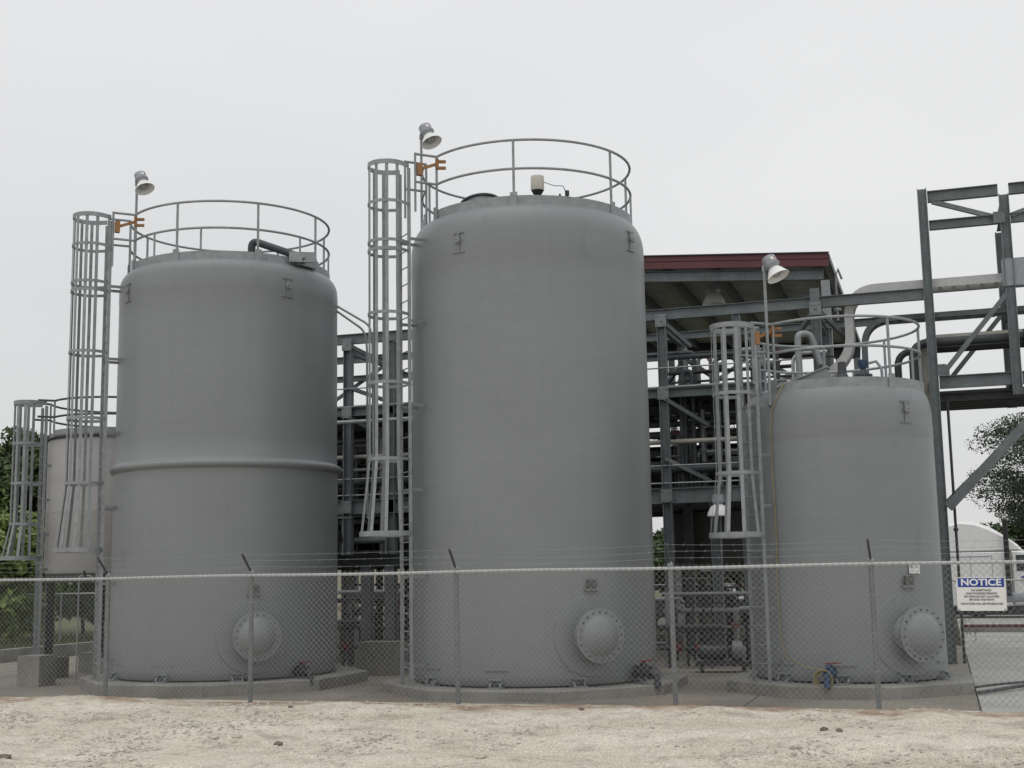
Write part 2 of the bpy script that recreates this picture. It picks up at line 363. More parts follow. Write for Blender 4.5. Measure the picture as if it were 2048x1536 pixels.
# single rocks big enough to pick out
ROCKS = [(-1.95, -7.7, .06, 'rock', 'pale flat limestone rock on the gravel bank'), (-1.7, -7.55, .07, 'rock', 'white angular rock beside a flatter pale one on the bank'),
         (-1.0, -7.75, .075, 'darkrock', 'dark charred stone half buried in the gravel bank'), (-4.2, -8.9, .1, 'darkrock', 'blackish brown clod lying at the gravel road edge'),
         (1.85, -8.2, .08, 'rock', 'white limestone lump on the gravel road'), (1.5, -8.7, .05, 'rock', 'small pale pebble near the white limestone lump'),
         (5.6, -6.5, .055, 'darkrock', 'grey brown stone on the smooth gravel before the short tank'), (5.8, -6.62, .045, 'darkrock', 'small brown stone next to a grey brown one'),
         (2.35, -5.5, .045, 'darkrock', 'brown stone near the top of the gravel bank'), (-1.8, -5.9, .045, 'darkrock', 'brown stone high on the bank before the banded tank')]
for i, (x, y, s, m, lb) in enumerate(ROCKS):
    b = MB(); p = IV*rng.uniform(.75, 1.25, (12, 1))*np.array([1.1, .8, .6])*s; z = float(hroad(x, y))+s*.2
    b.add(p+np.array([x, y, z]), [tuple(q) for q in IF]); tag(b.build('rock', m, at=(x, y, z)), lb, 'rock')
# concrete floor of the tank yard, cast in bays
fl = MB(); fl.box((-4.26, 5.0, FLOOR-.14), (23.46, 16.6, .2)); fl = struct(fl.build('yard_floor', 'conc_dk', at=(-3.9, 5, -.4)))
for i in range(7):
    for j in range(5):
        b = MB(); b.box((-16.0+3.352*i+1.676, -3.2+3.3*j+1.65, FLOOR-.06), (3.33, 3.28, .12+.004*((i*3+j*5) % 3))); b.build('floor_slab', 'slab', fl)
# pale paving to the right where the truck stands
pv = MB(); pv.box((23.45, 20, -.4), (32.0, 46.4, .2)); pv = struct(pv.build('truck_paving', 'conc', at=(24.5, 20, -.5)))
for i in range(8):
    for j in range(10):
        b = MB(); b.box((7.47+3.96*i+1.98, -3.1+4.62*j+2.31, -.23), (3.94, 4.6, .13+.003*((i+2*j) % 3))); b.build('paving_slab', 'paving', pv)
b = MB(); b.box((14, 21.0, -.06), (13.0, .22, .24)); tag(b.build('kerb', 'red', at=(14, 21, -.17)), 'red painted kerb across the pale truck paving', 'kerb')
b = MB(); b.box((14, 20.72, -.11), (12.9, .3, .14)); tag(b.build('gutter_strip', 'conc', at=(14, 20.7, -.17)), 'pale concrete gutter strip in front of the red kerb', 'kerb')
# containment kerb round the yard
b = MB(); b.box((-16.3, 5.0, -.06), (.25, 16.8, .42)); b.box((-4.5, 13.45, -.06), (23.3, .25, .42)); b.build('containment_kerb', 'conc', at=(-16.3, 5, -.3))
tag(bpy.data.objects['containment_kerb'], 'low concrete containment kerb edging the yard against the grass', 'kerb')

# ================================================================== storage tanks
BOLT = MB().lathe([(.012, 0), (.012, .02)], 6, cap1=True, smooth=False).mesh('bolt', 'dark')
def guard_rail(t, c, r, zk0, zk1, zm, zt, talls, shorts, Rt, gate=True):
    g = MB(); g.ribbon(arc(c, r+.015, 232, 232+346, (zk0+zk1)/2, 60), zk1-zk0, .012)
    rail = g.build('guard_rail', 'galv', t)
    for z in (zt, zm):
        pts = arc(c, r, 232, 232+346, z, 64)
        e0 = pts[0]; e1 = pts[-1]; u = dirv(225)
        p0 = e0+u*.42; p1 = e1+u*.42
        b = MB(); b.tube([p0]+pts+[p1], .024, 8); b.build('rail', 'galv', rail)
    for e in (232, 218):
        q = Vector((c[0], c[1], 0))+dirv(e)*r+dirv(225)*.42
        b = MB(); b.tube([q+Vector((0, 0, zm-.55)), q+Vector((0, 0, zt+.02))], .022, 8); b.build('post', 'galv', rail)
    for th in talls:
        p = Vector((c[0], c[1], 0))+dirv(th)*r
        b = MB(); b.tube([p+Vector((0, 0, zk0-.12)), p+Vector((0, 0, zt))], .024, 8); b.bar(p+Vector((0, 0, zk0-.1))+dirv(th)*.03, p+Vector((0, 0, zk1+.06))+dirv(th)*.03, .13, .014, dirv(th)); b.build('post', 'galv', rail)
    for th in shorts:
        p = Vector((c[0], c[1], 0))+dirv(th)*r
        b = MB(); b.tube([p+Vector((0, 0, zk0-.1)), p+Vector((0, 0, zm))], .02, 8); b.build('post', 'galv', rail)
    if gate:       # orange self closing safety gate across the ladder opening
        h = Vector((c[0], c[1], 0))+dirv(232)*r; o = h+dirv(225)*.02
        b = MB(); z = zm+.26
        b.box(h+dirv(225)*.34+Vector((0, 0, z-.02)), (.09, .1, .22), R(45)); b.bar(h+dirv(225)*.3+Vector((0, 0, z)), h-dirv(232)*.02+Vector((0, 0, z+.13)), .045, .05)
        for q_ in (.05, .17): b.bar(h-dirv(225)*.02+Vector((0, 0, z+q_)), h-dirv(225)*.16+dirv(315)*.06+Vector((0, 0, z+q_)), .045, .05)
        b.box(h+dirv(315)*.02+Vector((0, 0, z+.12)), (.05, .05, .2), R(45))
        b.build('safety_gate', 'orange', rail)
    return rail
def ladder(t, c, Rt, z0, ztop, hoops, so=.24, th=225, dbl=None, nbars=7, hr=.35, up_=0.0):
    u = dirv(th); v = dirv(th+90); c = Vector((c[0], c[1], 0)); B = c+u*(Rt+so)
    lad = None
    for s in (-1, 1):
        b = MB(); b.bar(B+v*.21*s+Vector((0, 0, z0)), B+v*.21*s+Vector((0, 0, ztop)), .014, .065, u)
        o_ = b.build('stringer' if lad else 'ladder', 'galv', lad or t); lad = lad or o_
    for z in np.linspace(z0+.35, ztop-1.3, 6):     # stand-off brackets back to the shell
        for s in (-1, 1):
            b = MB(); b.bar(B+v*.2*s+Vector((0, 0, z)), c+u*(Rt-.03)+v*.2*s+Vector((0, 0, z)), .012, .055); b.build('bracket', 'post', lad)
    rm = MB().tube([-v*.2, v*.2], .011, 6).mesh('rung', 'galv')
    z = z0+.3
    while z < ztop-1.0: inst('rung', rm, lad, B+Vector((0, 0, z))); z += .305
    zb = min(hoops); zt_ = max(hoops); hoops = [z+up_*(z-zb)/(zt_-zb) for z in hoops]
    ce = B+u*.33
    def hoop(z, r, h, cc):
        a0 = th-180+48
        pts = [B+v*.21+Vector((0, 0, z))]+[cc+dirv(th+126-252*i/20)*r+Vector((0, 0, z)) for i in range(21)]+[B-v*.21+Vector((0, 0, z))]
        return MB().ribbon(pts, h, .01)
    for i, z in enumerate(hoops):
        big = z == zb; r = hr+.12 if big else hr
        hoop(z, r, .085 if (big or i == 0) else .055, ce+u*(.03 if big else 0)).build('cage_hoop', 'galv', lad)
    hs = sorted(hoops)
    for k in range(nbars):
        a = th-100+200*k/(nbars-1); d = dirv(a)
        p0 = ce+u*.03+d*(hr+.105)+Vector((0, 0, zb)); p1 = ce+d*(hr-.013)+Vector((0, 0, hs[1])); p2 = ce+d*(hr-.013)+Vector((0, 0, hs[-1]))
        b = MB(); b.bar(p0, p1, .06, .008, d); b.bar(p1, p2, .06, .008, d); b.build('cage_bar', 'galv', lad)
    return lad
def manway(t, c, Rt, th, z):
    u = dirv(th); m = zto(u); o = Vector((c[0], c[1], z))+u*Rt
    # pad that hugs the cylinder
    pad = MB(); rings = []
    for q in (.3, .5, .662, .672):
        rings.append([(q*math.cos(k*math.pi/24), q*math.sin(k*math.pi/24)) for k in range(48)])
    vs = []; off = (.022, .022, .02, -.004)
    for rg, of in zip(rings, off):
        for s_, h in rg:
            a = R(th)+s_/Rt; vs.append((c[0]+(Rt+of)*math.cos(a), c[1]+(Rt+of)*math.sin(a), z+h))
    fs = [(i*48+k, i*48+(k+1) % 48, (i+1)*48+(k+1) % 48, (i+1)*48+k) for i in range(3) for k in range(48)]
    pad.add(vs, fs, True); mw = pad.build('manway', 'frp', t)
    b = MB(); o = o+u*.1; b.lathe([(.33, -.15), (.33, .13), (.345, .13), (.435, .13), (.435, .165), (.33, .165)], 48, o, m); b.build('neck', 'frp', mw)
    b = MB(); b.lathe([(.32, .1655), (.4385, .1655), (.4385, .1715), (.32, .1715)], 48, o, m); b.build('gasket_shade_ring', 'black', mw)  # black ring: gasket plus the shade of the flange gap, put in as colour
    b = MB(); b.lathe([(.30, .172), (.435, .172), (.44, .178), (.44, .202), (.435, .208), (.345, .209), (.32, .222), (.28, .252), (.21, .29), (.11, .318), (.001, .326)], 48, o, m); b.build('cover', 'frp', mw)
    a = m @ Vector((1, 0, 0)); bb = m @ Vector((0, 1, 0)); rot = m.to_euler()
    for k in range(20):
        q = 2*math.pi*(k+.5)/20; inst('bolt', BOLT, mw, o+u*.208+(a*math.cos(q)+bb*math.sin(q))*.385, rot)
    # bracket with nameplate above
    p = Vector((c[0], c[1], z+.84))+u*(Rt+.03); mz = Matrix.Rotation(R(th), 3, 'Z')
    b = MB(); b.box(p+u*.02, (.03, .17, .15), mx=mz); b.build('nameplate', 'plate', t)
    b = MB(); b.box(p+Vector((0, 0, -.09)), (.07, .26, .025), mx=mz); b.build('nameplate_bracket', 'frp', t)
    return mw
def lug(t, c, Rt, th, z):
    u = dirv(th); p = Vector((c[0], c[1], z))+u*(Rt+.015); v = dirv(th+90)
    b = MB(); pts = [p+u*.04+v*.042*math.cos(a)+Vector((0, 0, .042*math.sin(a))) for a in np.linspace(-1.2, math.pi+1.2, 14)]
    b.tube(pts, .02, 6); b.bar(p-u*.01, p+u*.05, .05, .05); b.bar(p+Vector((0, 0, .16)), p+Vector((0, 0, -.21)), .05, .012, u); b.bar(p+v*.11+Vector((0, 0, .15)), p-v*.11+Vector((0, 0, .15)), .02, .022); b.bar(p+v*.13+Vector((0, 0, -.2)), p-v*.13+Vector((0, 0, -.2)), .02, .016); b.build('lifting_lug', 'frp', t)
def tank(label, c, Rt, z0, zc, rin, zk, angs_lug, band=None, m='frp', n=112):
    t = thing('storage_tank', label, 'tank', (c[0], c[1], z0))
    a, bq = Rt-rin, zk-zc
    prof = [(.01, z0+.012), (Rt-.1, z0+.012), (Rt-.045, z0+.03), (Rt-.012, z0+.09), (Rt, z0+.2), (Rt, z0+.6)]
    if band is None: prof += [(Rt, z0+(zc-z0)*q) for q in (.3, .5, .7, .9)]
    else:
        prof += [(Rt, band-.3), (Rt, band-.09), (Rt+.012, band-.08)] + [(Rt+.085*math.cos(q)+.005, band+.075*math.sin(q)) for q in np.linspace(-1.4, 1.4, 11)] + [(Rt+.005, band+.085), (Rt-.012, band+.11), (Rt-.015, band+.5), (Rt-.015, zc-.8)]
        Rt -= .015; a = Rt-rin
    if band: prof += [(Rt, zc-.33), (Rt+.006, zc-.3), (Rt+.006, zc-.05)]
    else: prof += [(Rt, zc-.42), (Rt+.004, zc-.4)]
    prof += [(rin+a*math.cos(q), zc+bq*math.sin(q)) for q in np.linspace(0, math.pi/2*.93, 12)]
    prof += [(rin*.98, zk+.012), (rin*.7, zk+.12), (rin*.35, zk+.2), (.01, zk+.23)]
    MB().lathe(prof, n, (c[0], c[1], 0)).build('shell', m, t)
    for k in range(10):                                   # hold-down lugs round the base
        th = 18+36*k; u = dirv(th); p = Vector((c[0], c[1], z0))+u*(Rt+.0)
        mz = Matrix.Rotation(R(th), 3, 'Z'); b = MB()
        b.box(p+u*.03+Vector((0, 0, .012)), (.16, .24, .018), mx=mz)
        for s in (-1, 1): b.bar(p+dirv(th+90)*.085*s+u*.08+Vector((0, 0, .02)), p+dirv(th+90)*.1*s+u*-.02+Vector((0, 0, .13)), .018, .05)
        b.box(p+u*.02+Vector((0, 0, .14)), (.09, .23, .016), mx=mz); b.build('hold_down_lug', 'galv', t)
        b = MB(); b.box(p+u*.006+Vector((0, 0, .3)), (.03, .42, .028), mx=mz); b.build('wrap_edge', m, t)
    for th, z in angs_lug: lug(t, c, Rt, th, z)
    return t
def plinth(c, rin, z1, label):
    k = rin/math.cos(R(22.5)); b = MB()
    poly = [(k*math.cos(R(22.5+45*i)), k*math.sin(R(22.5+45*i))) for i in range(8)]
    ins = [(x*.992, y*.992) for x, y in poly]; n = 8
    vs = [(x+c[0], y+c[1], FLOOR-.05) for x, y in poly]+[(x+c[0], y+c[1], z1-.02) for x, y in poly]+[(x+c[0], y+c[1], z1) for x, y in ins]
    fs = [(j*n+i, j*n+(i+1) % n, (j+1)*n+(i+1) % n, (j+1)*n+i) for j in range(2) for i in range(n)]+[tuple(range(16, 24))]
    b.add(vs, fs); tag(b.build('tank_plinth', 'conc', at=(c[0], c[1], FLOOR)), label, 'plinth', 'octagonal plinths')

A, B_, C_ = (-6.33, 0.0), (0.0, 0.0), (5.46, .5)
plinth(A, 2.56, .04, 'octagonal concrete plinth under the grey tank with a raised band')
plinth(B_, 2.56, .0, 'octagonal concrete plinth under the tallest grey tank')
plinth(C_, 1.98, .03, 'octagonal concrete plinth under the short grey tank with a yellow hose')
tA = tank('tall grey fibreglass tank with a raised band round its middle', A, 2.17, .04, 7.56, 1.93, 7.86, ((238, 7.36), (330, 7.36), (60, 7.36)), band=3.97)
guard_rail(tA, A, 1.98, 7.82, 7.99, 8.44, 8.96, (232, 270, 315, 356, 45, 90, 135, 180, 218), (254, 284, 342, 20, 112), 2.17)
ladder(tA, A, 2.17, .04, 8.8, (8.67, 8.11, 7.40, 7.24, 6.08, 4.84, 3.65, 2.44), .25, up_=.2); manway(tA, A, 2.17, 313.5, .83)
tB = tank('tallest plain grey fibreglass tank with a round manway and top rail', B_, 2.18, 0, 7.74, 1.86, 8.27, ((254, 7.62), (345, 7.75), (75, 7.6)))
guard_rail(tB, B_, 1.97, 8.19, 8.38, 8.87, 9.39, (232, 281, 338, 30, 80, 130, 180, 218), (10, 55), 2.18)
ladder(tB, B_, 2.18, 0, 9.12, (8.96, 8.27, 7.58, 7.43, 6.32, 5.12, 3.83, 2.58), .31, up_=.2); manway(tB, B_, 2.18, 313, .83)
tC = tank('short grey fibreglass tank with a yellow hose down its side', C_, 1.6, .03, 4.42, 1.36, 4.91, ((318, 4.42), (60, 4.4)))
guard_rail(tC, C_, 1.48, 4.8, 4.98, 5.5, 6.0, (233, 312, 10, 55, 100, 150, 217), (335, 80), 1.6)
ladder(tC, C_, 1.6, .03, 5.9, (5.93, 4.78, 3.45, 2.43), .26); manway(tC, C_, 1.6, 311.5, .8)
# white label above the nameplate of the short tank
u = dirv(316.5); p = Vector((C_[0], C_[1], 1.83))+u*1.63; mz = Matrix.Rotation(R(316.5), 3, 'Z')
b = MB(); b.box(p, (.008, .23, .15), mx=mz); lb = b.build('data_label', 'signwhite', tC)
b = MB(); v_ = dirv(46.5)
b.lathe([(.001, 0), (.033, 0)], 12, p+u*.0065-v_*.07+Vector((0, 0, .035)), zto(u)); b.box(p+u*.005+v_*.03+Vector((0, 0, .045)), (.002, .11, .012), mx=mz); b.box(p+u*.005+v_*.03+Vector((0, 0, .015)), (.002, .12, .01), mx=mz)
for s in (-1, 1): b.bar(p+u*.006+v_*.02*s+Vector((0, 0, -.05)), p+u*.006+v_*.095*s+Vector((0, 0, -.02)), .002, .01)
b.build('label_print', 'lampgrey', lb)
# roof fittings
def onring(c, th, r, z): return Vector((c[0], c[1], z))+dirv(th)*r
p = onring(B_, 296, 1.35, 8.3)
b = MB(); b.lathe([(.13, .12), (.125, .0)], 20, p+Vector((0, 0, .0))); b.lathe([(.1, 0), (.1, .22), (.06, .26)], 16, p); inst_ = thing('level_instrument', 'beige cylindrical level instrument on the roof of the tallest tank', 'instrument', p)
b.build('nozzle', 'dark', inst_)
b = MB(); b.lathe([(.05, .24), (.108, .34), (.115, .35)], 20, p); b.build('collar', 'black', inst_)
b = MB(); b.lathe([(.001, .35), (.115, .35), (.12, .37), (.12, .6), (.112, .615), (.001, .62)], 24, p); b.build('housing', 'beige', inst_)
b = MB(); b.tube(bend([p+Vector((.11, 0, .5)), p+Vector((.3, .05, .42)), p+Vector((.46, .1, .42)), p+Vector((.5, .1, .25)), p+Vector((.5, .1, .02))], .06), .008, 5); b.build('cable', 'pipe', inst_)
b = MB(); b.tube([p+Vector((.4, .05, 0)), p+Vector((.4, .05, .26))], .02, 8); b.lathe([(.03, .2), (.04, .22), (.04, .3), (.001, .31)], 10, p+Vector((.52, .1, .02))); b.build('fitting', 'dark', inst_)
p = onring(B_, 252, 1.42, 8.38)
tl = zto((-.2, .25, 1)); b = MB(); b.lathe([(.36, -.25), (.36, .05)], 28, p, tl); h = thing('roof_hatch', 'round dark lidded hatch tilted on the roof of the tallest tank', 'hatch', p); b.build('hatch_neck', 'galv', h)
b = MB(); b.lathe([(.001, .1), (.38, .095), (.4, .085), (.4, .055), (.36, .05)], 28, p, tl); b.build('hatch_lid', 'dark', h)
p = onring(A, 318, 1.3, 7.9)
b = MB(); b.tube(bend([p, p+Vector((0, 0, .5)), p+Vector((.95, .1, .12)), p+Vector((1.1, .12, .02))], .16, 8), .075, 12); tag(b.build('vent_pipe', 'dark', at=p), 'dark bent vent pipe on the roof of the banded tank', 'pipe')
p = onring(A, 345, 1.92, 7.93)
b = MB(); b.box(p+Vector((0, 0, .02)), (.36, .5, .2), R(345)); b.box(p+dirv(300)*.35+Vector((0, 0, .05)), (.06, .5, .2), R(300)); tag(b.build('junction_box', 'galv', at=p), 'grey sheet metal box on the rim of the banded tank', 'box')
p = onring(C_, 250, .75, 4.95)
b = MB(); b.lathe([(.2, -.15), (.2, .05), (.22, .08), (.14, .12), (.1, .22), (.08, .26), (.07, .46), (.001, .48)], 20, p+Vector((.42, .45, 0))); tag(b.build('mixer_motor', 'dark', at=p), 'dark green mixer motor on the roof of the short tank', 'motor')
b = MB(); tl = zto((-.35, -.1, 1)); b.prism([(-.34, -.4), (.5, -.4), (.5, .3), (-.34, .3)], -.25, .02, p+Vector((-.25, -.15, .08)), tl); h = tag(b.build('inspection_hatch', 'galv', at=p), 'grey box hatch with sloping lid on the short tank', 'hatch')
b = MB(); b.prism([(-.38, -.44), (.54, -.44), (.54, .34), (-.38, .34)], .025, .05, p+Vector((-.25, -.15, .08)), tl); b.build('lid', 'galv', h)
p = onring(C_, 300, 1.1, 4.9)
b = MB(); b.lathe([(.1, -.1), (.1, .12), (.15, .13), (.15, .17), (.1, .18), (.05, .26)], 16, p); g = thing('level_gauge', 'small level gauge with blue cap on the short tank roof', 'gauge', p); b.build('nozzle', 'dark', g)
b = MB(); b.lathe([(.04, .26), (.08, .32), (.08, .42), (.001, .44)], 14, p); b.build('cap', 'blue', g)
b = MB(); b.tube([p+Vector((.1, 0, .36)), p+Vector((.22, -.02, .38)), p+Vector((.3, -.04, .25)), p+Vector((.31, -.05, .0))], .025, 8); b.build('cable', 'galv', g)

# yellow hose and drain valves
def valve(p, th, label, s=1.0, body='dark'):
    t = thing('drain_valve', label, 'valve', p); u = dirv(th); v = dirv(th+90)
    b = MB(); b.tube([p-u*.16*s, p+u*.12*s], .05*s, 10)
    for q in (-.13, -.03, .08): b.lathe([(.001, 0), (.085*s, 0), (.085*s, .025), (.001, .025)], 14, p+u*q*s, zto(u))
    b.lathe([(.045*s, 0), (.05*s, .1*s), (.02*s, .12*s)], 10, p); b.tube([p+u*.12*s, p+u*.2*s-Vector((0, 0, .04)), p+u*.22*s-Vector((0, 0, .2*s))], .045*s, 8); b.build('body', body, t)
    b = MB(); b.bar(p-v*.06*s+Vector((0, 0, .13*s)), p+v*.16*s+Vector((0, 0, .14*s)), .05*s, .02); b.build('handle', 'redp', t); return t
valve(onring(A, 335, 2.42, .17), 335, 'black drain valve with red handle on the banded tank plinth', 1.2)
valve(onring(B_, 335, 2.45, .2), 335, 'black drain valve with red handle on the tallest tank plinth', 1.3)
valve(onring(C_, 264, 1.78, .22), 264, 'blue drain valve with red handle and hose at the short tank', 1.1, 'blue')
hp = [onring(C_, 243, 1.45, 5.02), onring(C_, 239, 1.56, 4.85), onring(C_, 234, 1.63, 4.5)]+[onring(C_, 233+.4*math.sin(z*3), 1.635, z) for z in np.linspace(4.2, .75, 14)]+[onring(C_, 236, 1.64, .5), onring(C_, 238.5, 1.66, .42), onring(C_, 244, 1.7, .4), onring(C_, 250, 1.72, .3), onring(C_, 257, 1.75, .27), onring(C_, 262, 1.8, .27)]
b = MB(); b.tube(hp, .01, 6)
p = onring(C_, 262, 1.93, .12)
for k in range(4): b.tube([p+dirv(352)*(.11+.012*k)*math.cos(a)+Vector((0, 0, (.13+.01*k)*math.sin(a)))+dirv(262)*(.02*k) for a in np.linspace(0, 6.28, 20)], .011, 6, closed=True)
tag(b.build('yellow_hose', 'yellow', at=onring(C_, 262, 1.8, .05)), 'yellow hose hanging down the short tank and coiled at its valve', 'hose')

# floodlights on poles
def lamp_head(t, h, ax, s=1.1):
    m = zto(-Vector(ax)) @ Matrix.Scale(s, 3); a = Vector(ax).normalized()       # local +z points up the lamp
    b = MB(); b.lathe([(.001, .2), (.08, .2), (.105, .185), (.11, .17), (.11, .06), (.125, .055), (.125, .04), (.09, .0), (.085, -.03)], 24, h, m); b.build('housing', 'lampgrey', t)
    b = MB(); b.lathe([(.09, -.02), (.11, -.05), (.15, -.12), (.178, -.165), (.184, -.172), (.18, -.176), (.172, -.165), (.142, -.112), (.1, -.045), (.001, -.03)], 32, h, m); b.build('reflector', 'white', t)
    b = MB(); b.lathe([(.07, -.035), (.072, -.12), (.05, -.15), (.001, -.158)], 16, h, m); b.build('glass_globe', 'glass', t)
    b = MB()
    for k in range(6):
        q = k*math.pi/3; b.tube([h+m @ Vector((.078*math.cos(q), .078*math.sin(q), z)) for z in (-.035, -.125)]+[h+m @ Vector((.03*math.cos(q), .03*math.sin(q), -.168))], .006, 5)
    b.build('wire_guard', 'lampgrey', t)
    toc = (CAM-h); toc -= a*toc.dot(a); toc.normalize(); sd_ = a.cross(toc)
    c0 = h-a*.125+(toc*.8-sd_*.6)*.1235
    nrm = (toc*.8-sd_*.6).normalized(); mm = Matrix((a.cross(nrm), a, nrm)).transposed()
    b = MB(); b.box(c0, (.1, .055, .006), mx=mm); lb_ = b.build('label', 'signwhite', t)
    b = MB(); b.box(c0+nrm*.004-(a.cross(nrm))*.028, (.03, .034, .004), mx=mm); b.build('label_mark', 'redp', lb_)
def lamp_post(base, ztop, label, ax):
    t = thing('floodlight', label, 'floodlight', base)
    top = Vector((base.x, base.y, ztop))
    b = MB(); b.tube([base, top], .026, 8); b.build('pole', 'galv', t)
    hd = Vector((ax[0], ax[1], 0)).normalized(); h = top+hd*.17+Vector((0, 0, .0))
    b = MB(); b.tube(bend([top-Vector((0, 0, .05)), top+Vector((0, 0, .05)), h+Vector((0, 0, .1))], .05), .04, 8); b.build('knuckle', 'lampgrey', t)
    lamp_head(t, h, ax); return t
AX = (.43, -.13, -.9)
lamp_post(onring(A, 195, 1.99, 7.8), 9.98, 'floodlight on a pole on the banded tank beside its ladder', AX)
lamp_post(onring(B_, 203, 1.98, 8.15), 10.1, 'floodlight on a pole on the tallest tank beside its ladder', AX)
lamp_post(onring(C_, 233, 1.62, 4.6), 6.95, 'floodlight on a pole on the short tank beside its ladder', AX)

# ================================================================== pale tank standing on legs, far left
D = (-10.4, 2.0)
tD = thing('elevated_tank', 'pale grey tank raised on dark legs beside the banded tank', 'tank', (D[0], D[1], FLOOR))
RD = 1.4
MB().lathe([(.01, 2.0), (RD-.05, 2.02), (RD, 2.1), (RD, 3.3), (RD+.006, 3.34), (RD, 3.38), (RD, 4.9), (RD-.06, 5.02), (.01, 5.2)], 80, (*D, 0)).build('shell', 'frp_pale', tD)
b = MB(); b.lathe([(RD+.002, 4.92), (RD+.03, 4.93), (RD+.03, 4.97), (RD-.02, 4.985)], 64, (*D, 0)); b.build('rim', 'black', tD)
b = MB(); b.lathe([(RD+.002, 3.335), (RD+.009, 3.34), (RD+.002, 3.35)], 64, (*D, 0)); b.build('seam', 'conc_dk', tD)
b = MB(); b.lathe([(RD-.1, 1.85), (RD-.04, 1.86), (RD-.04, 2.05)], 64, (*D, 0), cap0=True); b.build('support_skirt', 'steel_dk', tD)
g = MB(); g.ribbon(arc(D, RD-.03, 238, 572, 5.07, 48), .12, .012); rD = g.build('guard_rail', 'galv', tD)
for z in (5.42, 5.78):
    p0, p1 = arc(D, RD-.03, 238, 572, z, 48)[0], arc(D, RD-.03, 238, 572, z, 48)[-1]
    b = MB(); b.tube([p0+dirv(225)*.35]+arc(D, RD-.03, 238, 572, z, 48)+[p1+dirv(225)*.35], .024, 8); b.build('rail', 'dark' , rD)
for th in (238, 280, 325, 10, 60, 110, 160, 212):
    p = onring(D, th, RD-.03, 5.0); b = MB(); b.tube([p, p+Vector((0, 0, .78))], .022, 8); b.build('post', 'galv', rD)
ladder(tD, D, RD, .3, 5.66, (5.72, 4.83, 3.97, 3.1, 2.38), .12, hr=.31, th=229)
for th in (45, 135, 225, 315):
    p = onring(D, th, RD*.9, 0)
    b = MB(); b.box((p.x, p.y, 1.17), (.17, .17, 1.7), R(th)); b.build('leg', 'black', tD)
    b = MB(); b.box((p.x, p.y, .3), (.3, .3, .03), R(th)); b.build('foot_plate', 'steel_dk', tD)
for th, r, h, s in ((45, RD*.9, .28, .62), (135, RD*.9, .28, .62), (225, RD*.9, .28, .62), (315, RD*.9, .28, .62)):
    p = onring(D, th, r, 0); b = MB(); b.box((p.x, p.y, (h+FLOOR)/2-.01), (s, s, h-FLOOR))
    tag(b.build('concrete_pedestal', 'conc_dk', at=(p.x, p.y, FLOOR)), 'square concrete pedestal under a leg of the raised pale tank', 'pedestal', 'pedestals under the raised tank')
b = MB(); b.box((-10.2, -.65, .12), (.52, .52, .6)); tag(b.build('concrete_block', 'conc', at=(-10.2, -.65, FLOOR)), 'free standing concrete block in front of the raised pale tank', 'block')
b = MB(); b.box((-8.75, .75, .1), (.5, .5, .55)); tag(b.build('concrete_block', 'conc_dk', at=(-8.75, .75, FLOOR)), 'darker concrete block against the banded tank plinth', 'block')
def standpipe(x, y, h, label, m='galv', r=.016):
    t = thing('standpipe', label, 'pipe', (x, y, FLOOR)); b = MB(); b.tube(bend([(x, y, FLOOR), (x, y, h), (x+.25, y+.05, h), (x+.3, y+.06, h-.15)], .07), r, 8); b.build('pipe', m, t)
    b = MB(); b.lathe([(.001, 0), (r*2.2, 0), (r*2.2, .05), (.001, .05)], 10, (x+.1, y+.02, h), zto((1, .2, 0))); b.lathe([(r*1.6, 0), (r*1.6, .1)], 8, (x+.12, y, h)); b.build('tap', 'dark', t)
standpipe(-9.6, -.2, 1.98, 'thin standpipe with a black tap in front of the pale tank')
for x, y in ((-9.05, 1.6), (-8.9, 2.1)):
    b = MB(); b.ibeam((x, y, FLOOR), (x, y, 1.85), .16, .14); tag(b.build('support_post', 'galv', at=(x, y, FLOOR)), 'grey steel post under the raised pale tank', 'post', 'posts under the raised tank')
    t = thing('pipe_manifold', 'dark pipe manifold with red valve handles under the pale tank', 'pipes', (x-.3, y, FLOOR), 'manifolds under the raised tank')
    b = MB(); b.tube(bend([(x-.35, y-.1, FLOOR), (x-.35, y-.1, 1.7), (x, y-.12, 1.7)], .1), .035, 8); b.tube([(x-.6, y-.1, .72), (x+.1, y-.1, .72)], .04, 8); b.tube([(x-.6, y-.1, .5), (x+.1, y-.1, .5)], .035, 8); b.build('pipe', 'pipe', t)
    for q in ((-.15, .78), (-.5, .56), (-.42, .78)):
        b = MB(); b.lathe([(.06, -.04), (.06, .04)], 10, (x+q[0], y-.1, q[1])); b.lathe([(.001, 0), (.09, 0), (.09, .02), (.001, .02)], 12, (x+q[0], y-.18, q[1]), zto((0, -1, 0))); b.build('valve', 'redp', t)

# ================================================================== steel pipe rack
rack = thing('pipe_rack', 'galvanized steel pipe rack of columns and beams behind the grey tanks', 'pipe rack', (1.22, 6.5, FLOOR))
def col(x, y, z0, z1, d=.2, m='steel', par=None):
    b = MB(); b.ibeam((x, y, z0), (x, y, z1), d, d, .016, .012, roll=(1, 0, 0)); b.build('column', m, par or rack)
def beam(p, q, d=.25, bf=.14, m='steel', par=None, name='beam'):
    b = MB(); b.ibeam(p, q, d, bf, .014, .012); b.build(name, m, par or rack)
Y1, Y2, Y3 = 6.5, 9.0, 12.5
FX = (-11.6, -9.4, -6.76, -4.6, -2.0, 1.22, 4.73)
for x in FX:
    col(x, Y1, FLOOR, 7.64, .2); col(x, Y2, FLOOR, 7.6, .2); col(x, Y3, FLOOR, 6.3, .2)
    for z in (7.5, 5.7, 3.5): beam((x, Y1+.12, z), (x, Y2-.12, z), .2, .12)
    for z in (5.7, 3.5): beam((x, Y2+.12, z), (x, Y3-.12, z), .2, .12)
